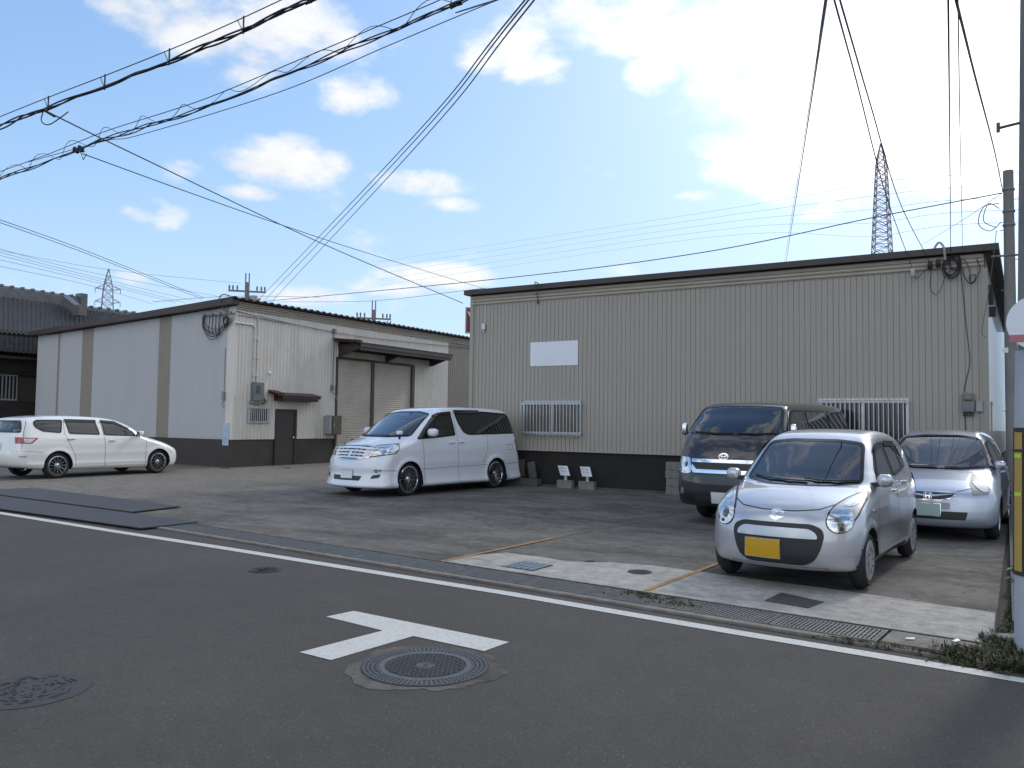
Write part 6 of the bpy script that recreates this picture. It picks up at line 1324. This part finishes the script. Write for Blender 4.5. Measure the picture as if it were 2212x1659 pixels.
b = MB(); b.tube(catmull_open([(0, 0, .02), (-.05, 0, -.12), (.12, 0, -.2), (.3, .05, -.12), (.35, .1, -.05)]), .007, 5); b.tube([(0, 0, 0), (.18, .03, -.1)], .016, 6); b.build('splice_loop', 'wire_black', label='small slack loop hanging from the upper cable bundle', cat='cable', loc=tuple(map(float, A1)))
wire([PY(178, 332, 6.4), PY(420, 420, 8.5), PY(620, 490, 11), PY(820, 555, 15), PD(1050, 625, 34)], .008, 'service wire from the lower bundle sagging behind the beige roof')
b = MB()
for k in range(4): b.lathe([(0, 0), (.03, .02), (.03, .07), (0, .09)], 8, org=(.06*k-.1, 0, .02-.03*(k % 2)))
b.bar((-.15, 0, .03), (.15, 0, -.01), .012); b.tube([(.05, 0, 0), (.12, 0, -.12), (.2, 0, -.05)], .006, 5); b.build('cable_clamp', 'wire_black', label='cluster of clamps on the lower cable bundle', cat='clamp', loc=tuple(map(float, PY(170, 330, 6.4))))
for k, (ut, ub, lab) in enumerate(((1139, 558, 'leftmost'), (1147, 572, 'middle one'), (1159, 590, 'rightmost'))):
    wire([PD(ut, -6, 8.0), PD((ut+ub)/2+5, 338, 18), PD(ub, 648, 46)], .010, 'long diagonal power wire across the sky, %s of the three parallel ones' % lab, group='three parallel diagonal wires', ext=14)
for k, (u0, v0, u1, v1) in enumerate(((0, 474, 440, 643), (0, 480, 436, 646))):
    wire([PD(u0-60, v0-20, 26), PD(150, 528 + 6*k, 34), PD(300, 587+5*k, 40), PD(u1, v1, 46)], .012, ('upper' if k == 0 else 'lower') + ' wire of the close pair above the pylon at left', 'wire_black', 'close pair of wires at left')
for k, (v0, v1, u1) in enumerate(((530, 640, 480), (538, 648, 420), (545, 652, 400), (556, 652, 380), (572, 655, 330))):
    wire([PD(-60, v0-9, 50), PD(190, (v0*.5+v1*.5)+2, 62), PD(u1, v1+2, 75)], .012, '%s of the five faint wires fanning behind the left pylon' % ('topmost', 'second from the top', 'middle one', 'fourth from the top', 'lowest')[k].replace(' one', ''), 'wire_thin', 'five faint wires at left')
wire([PD(-40, 534, 70), PD(240, 583, 80), PD(520, 612, 90)], .014, 'faint wire passing the tip of the left pylon', 'wire_thin')
wire([PD(330, 652, 60), PD(500, 640, 62), PD(690, 642, 64)], .014, 'faint wire just above the roof ridge of the grey warehouse', 'wire_thin')
pt = np.array([.0, 17.0, ztop-.42])
wire([pt, PY(1890, 469, 17.0), PY(1500, 548, 17.0), PY(1050, 605, 18.0), PY(560, 652, 24)], .011, 'long twisted wire from the grey concrete pole across the roofs to the left', 'wire_thin')
wire([PD(1050, 622, 40), PD(800, 650, 55), PD(600, 652, 70)], .013, 'lower faint wire between the far poles', 'wire_thin')
for k in range(2): wire([PD(1786-3*k, -8, 6.5), PD(1742-3*k, 285, 18), PD(1697-3.5*k, 572, 60)], .012 if k == 0 else .006, ('thicker right' if k == 0 else 'thinner left') + ' wire of the steep pair meeting the middle of the beige roof', group='steep pair of wires', ext=14)
wire([PD(1800, -8, 4.5), PD(1850, 175, 7), PD(1915, 425, 12), (-1.51, FY-.16, 4.66)], .006, 'left service wire ending at the pale insulator on the beige wall', ext=14)
wire([PD(1812, -8, 4.5), PD(1880, 225, 7.5), PD(1945, 440, 12.5), (-1.21, FY-.16, 4.77)], .006, 'service wire passing the pylon tip to the dark insulators', ext=14)
wire([PD(2048, -8, 4.5), PD(2051, 260, 8), (-.86, FY-.06, 4.95)], .006, 'near-vertical wire to the tangled cable coils', ext=14)
wire([PD(2069, -10, 4.5), PD(2074, 300, 8.5), (-.66, FY-.05, 4.9)], .004, 'thin near-vertical wire just right of the coil wire', 'wire_thin', ext=14)
wire([PD(2063, -8, 4.5), PD(2105, 160, 7), PD(2148, 325, 12), (.0, 17.0, ztop-.35)], .008, 'slanting wire running down to the top of the grey concrete pole', ext=14)
wire([pt, PD(2080, 475, 19), PD(1990, 530, 30)], .005, 'faint slack wire left of the grey concrete pole', 'wire_thin')
# transmission lines of the tall pylon
pb = PD(1903, 400, 140)
for k in range(5):
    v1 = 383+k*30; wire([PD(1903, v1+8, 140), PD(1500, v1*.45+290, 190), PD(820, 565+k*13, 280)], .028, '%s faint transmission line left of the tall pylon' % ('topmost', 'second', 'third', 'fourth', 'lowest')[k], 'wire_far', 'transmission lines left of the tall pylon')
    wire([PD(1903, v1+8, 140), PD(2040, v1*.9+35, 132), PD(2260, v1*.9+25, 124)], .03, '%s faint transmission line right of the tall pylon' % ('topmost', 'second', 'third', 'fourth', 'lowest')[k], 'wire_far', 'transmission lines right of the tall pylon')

# ------------------------------------------------------------------ weeds
def weeds(name, spots, n, h, label, seed, mats=('weed', 'weed2')):
    rr = random.Random(seed); b = MB()
    for k in range(n):
        cx_, cy_, sx, sy = rr.choice(spots); x_ = rr.gauss(cx_, sx); y_ = rr.gauss(cy_, sy); hh = h*rr.uniform(.3, 1.0)
        m_ = 0 if rr.random() < .62 else 1
        for q in range(rr.randint(3, 6)):
            a = rr.random()*6.28; ln = hh*rr.uniform(.5, 1.1); w_ = rr.uniform(.003, .010); bx, by = ln*.55*math.cos(a), ln*.55*math.sin(a); px_, py_ = -math.sin(a)*w_, math.cos(a)*w_; zz = hh*rr.uniform(.35, 1)
            b.add([(x_-px_*.4, y_-py_*.4, 0), (x_+px_*.4, y_+py_*.4, 0), (x_+bx*.5+px_, y_+by*.5+py_, zz*.7), (x_+bx*.5-px_, y_+by*.5-py_, zz*.7), (x_+bx, y_+by, zz*rr.uniform(.6, 1.05))], [(0, 1, 2, 3), (3, 2, 4)], m_)
    return b.build(name, list(mats), kind='stuff', label=label)
weeds('weeds', [(-.22, 6.42, .10, .06), (-.02, 6.55, .09, .12), (.0, 6.85, .05, .18), (.0, 6.28, .09, .06), (.04, 7.5, .03, .4), (.10, 6.35, .10, .08), (-.08, 6.95, .04, .08)], 1500, .12, 'scruffy dark weeds round the foot of the large pole', 5)
weeds('dry_grass', [(-.62, 6.37, .16, .018), (-.38, 6.36, .12, .022), (-.95, 6.40, .12, .012), (-.12, 6.24, .12, .035)], 900, .05, 'low dry grass along the road side of the pale drain slab', 15, ('weed2', 'weed'))
weeds('weeds', [(-2.75, yb(-2.75)-.12, .16, .05), (-2.45, yb(-2.45)-.22, .16, .05), (-2.9, yb(-2.9)-.05, .12, .02)], 420, .055, 'clump of weeds in the drain grating by the right orange line', 6)
weeds('weeds', [(-4.3, yb(-4.3)-.2, .1, .05), (-4.05, yb(-4.05)-.12, .08, .03), (-5.0, yb(-5.0)-.2, .03, .02)], 130, .03, 'sparse weeds in the drain grating below the round cover', 7)
weeds('dirt_patch', [(-8.9, yb(-8.9)-.15, .25, .05)], 260, .012, 'brown patch of dirt and leaves on the drain gratings', 8, ('weed2', 'soil'))
b = MB(); rr = random.Random(4)
for k in range(14):
    a = rr.random()*6.28; h_ = rr.uniform(.05, .28); bx, by = .10*math.cos(a), .10*math.sin(a); nx_, ny_ = -math.sin(a)*.035, math.cos(a)*.035
    b.add([(0, 0, h_*.7), (bx*.5+nx_, by*.5+ny_, h_+.02), (bx, by, h_), (bx*.5-nx_, by*.5-ny_, h_+.02)], [(0, 1, 2, 3)])
b.tube([(0, 0, 0), (.01, 0, .28)], .004, 5); b.build('leafy_weed', 'leaf', label='small bright green leafy weed growing beside the large pole', cat='weed', loc=(.06, 9.2, .02))
for k, (x_, y_, a_) in enumerate(((-.62, 6.62, .3), (-.33, 6.75, 1.1), (-.12, 6.48, 2.0))):
    b = MB(); b.add([(-.035, -.012, .0), (.03, -.016, .004), (.036, .012, .010), (-.02, .016, .003)], [(0, 1, 2, 3)]); b.add([(-.035, -.012, -.002), (.03, -.016, .002), (.036, .012, .008), (-.02, .016, .001)], [(3, 2, 1, 0)])
    b.build('litter', 'white_board', label=('scrap of white litter on the pale drain slab', 'scrap of white litter between the drain slab and the pole', 'scrap of white litter in the weeds')[k], cat='litter', loc=(x_, y_, .036), rot=(0, 0, a_))
rr = random.Random(8)
for k, (x_, y_, r_) in enumerate([(-.12, 7.0, .045), (-.20, 6.62, .03), (.0, 6.95, .06)]):
    b = MB(); rbox(b, -r_*1.5, r_*1.5, -r_, r_, 0, r_*.9, r_*.3); b.build('rubble', 'block', label=('small pale stone on the soil near the weeds', 'smallest pale stone beside the end of the drain slab', 'largest rubble stone against the foot of the pole')[k], cat='stone', loc=(x_, y_, .03), rot=(0, 0, rr.random()*3))
b = MB(); b.box(0, .16, 7.2, 17.2, -.02, .14)
b.build('lot_edge_wall', 'block_dark', label='low dark concrete edge along the right side of the lot', cat='low wall', loc=(0.02, 0, 0))

nb = empty('house', (4.6, 26, 0), 'plain grey two-storey house added out of view to shade the warehouse side', 'house')  # unseen house added, its height set to shade the lower side wall
b = MB(); b.box(-3.6, 3.4, -6.0, 7.0, 0, 5.6); b.build('wall', 'panel_grey', nb)
b = MB(); b.add([(-3.75, -6.2, 5.6), (3.6, -6.2, 5.6), (3.6, 7.2, 5.6), (-3.75, 7.2, 5.6), (0, -6.2, 6.6), (0, 7.2, 6.6)], [(3, 2, 1, 0), (0, 1, 4), (2, 3, 5), (1, 2, 5, 4), (3, 0, 4, 5)]); b.build('roof', 'rooftile', nb)
for y_ in (-3.5, .5, 4.5):
    for z_ in (.9, 3.5): b = MB(); b.box(-3.63, -3.58, y_-.8, y_+.8, z_, z_+1.2); wn = b.build('window', 'glass_night', nb); b = MB(); b.box(-3.66, -3.63, y_-.86, y_+.86, z_-.06, z_); b.box(-3.66, -3.63, y_-.86, y_+.86, z_+1.2, z_+1.26); b.build('frame', 'alu', wn)
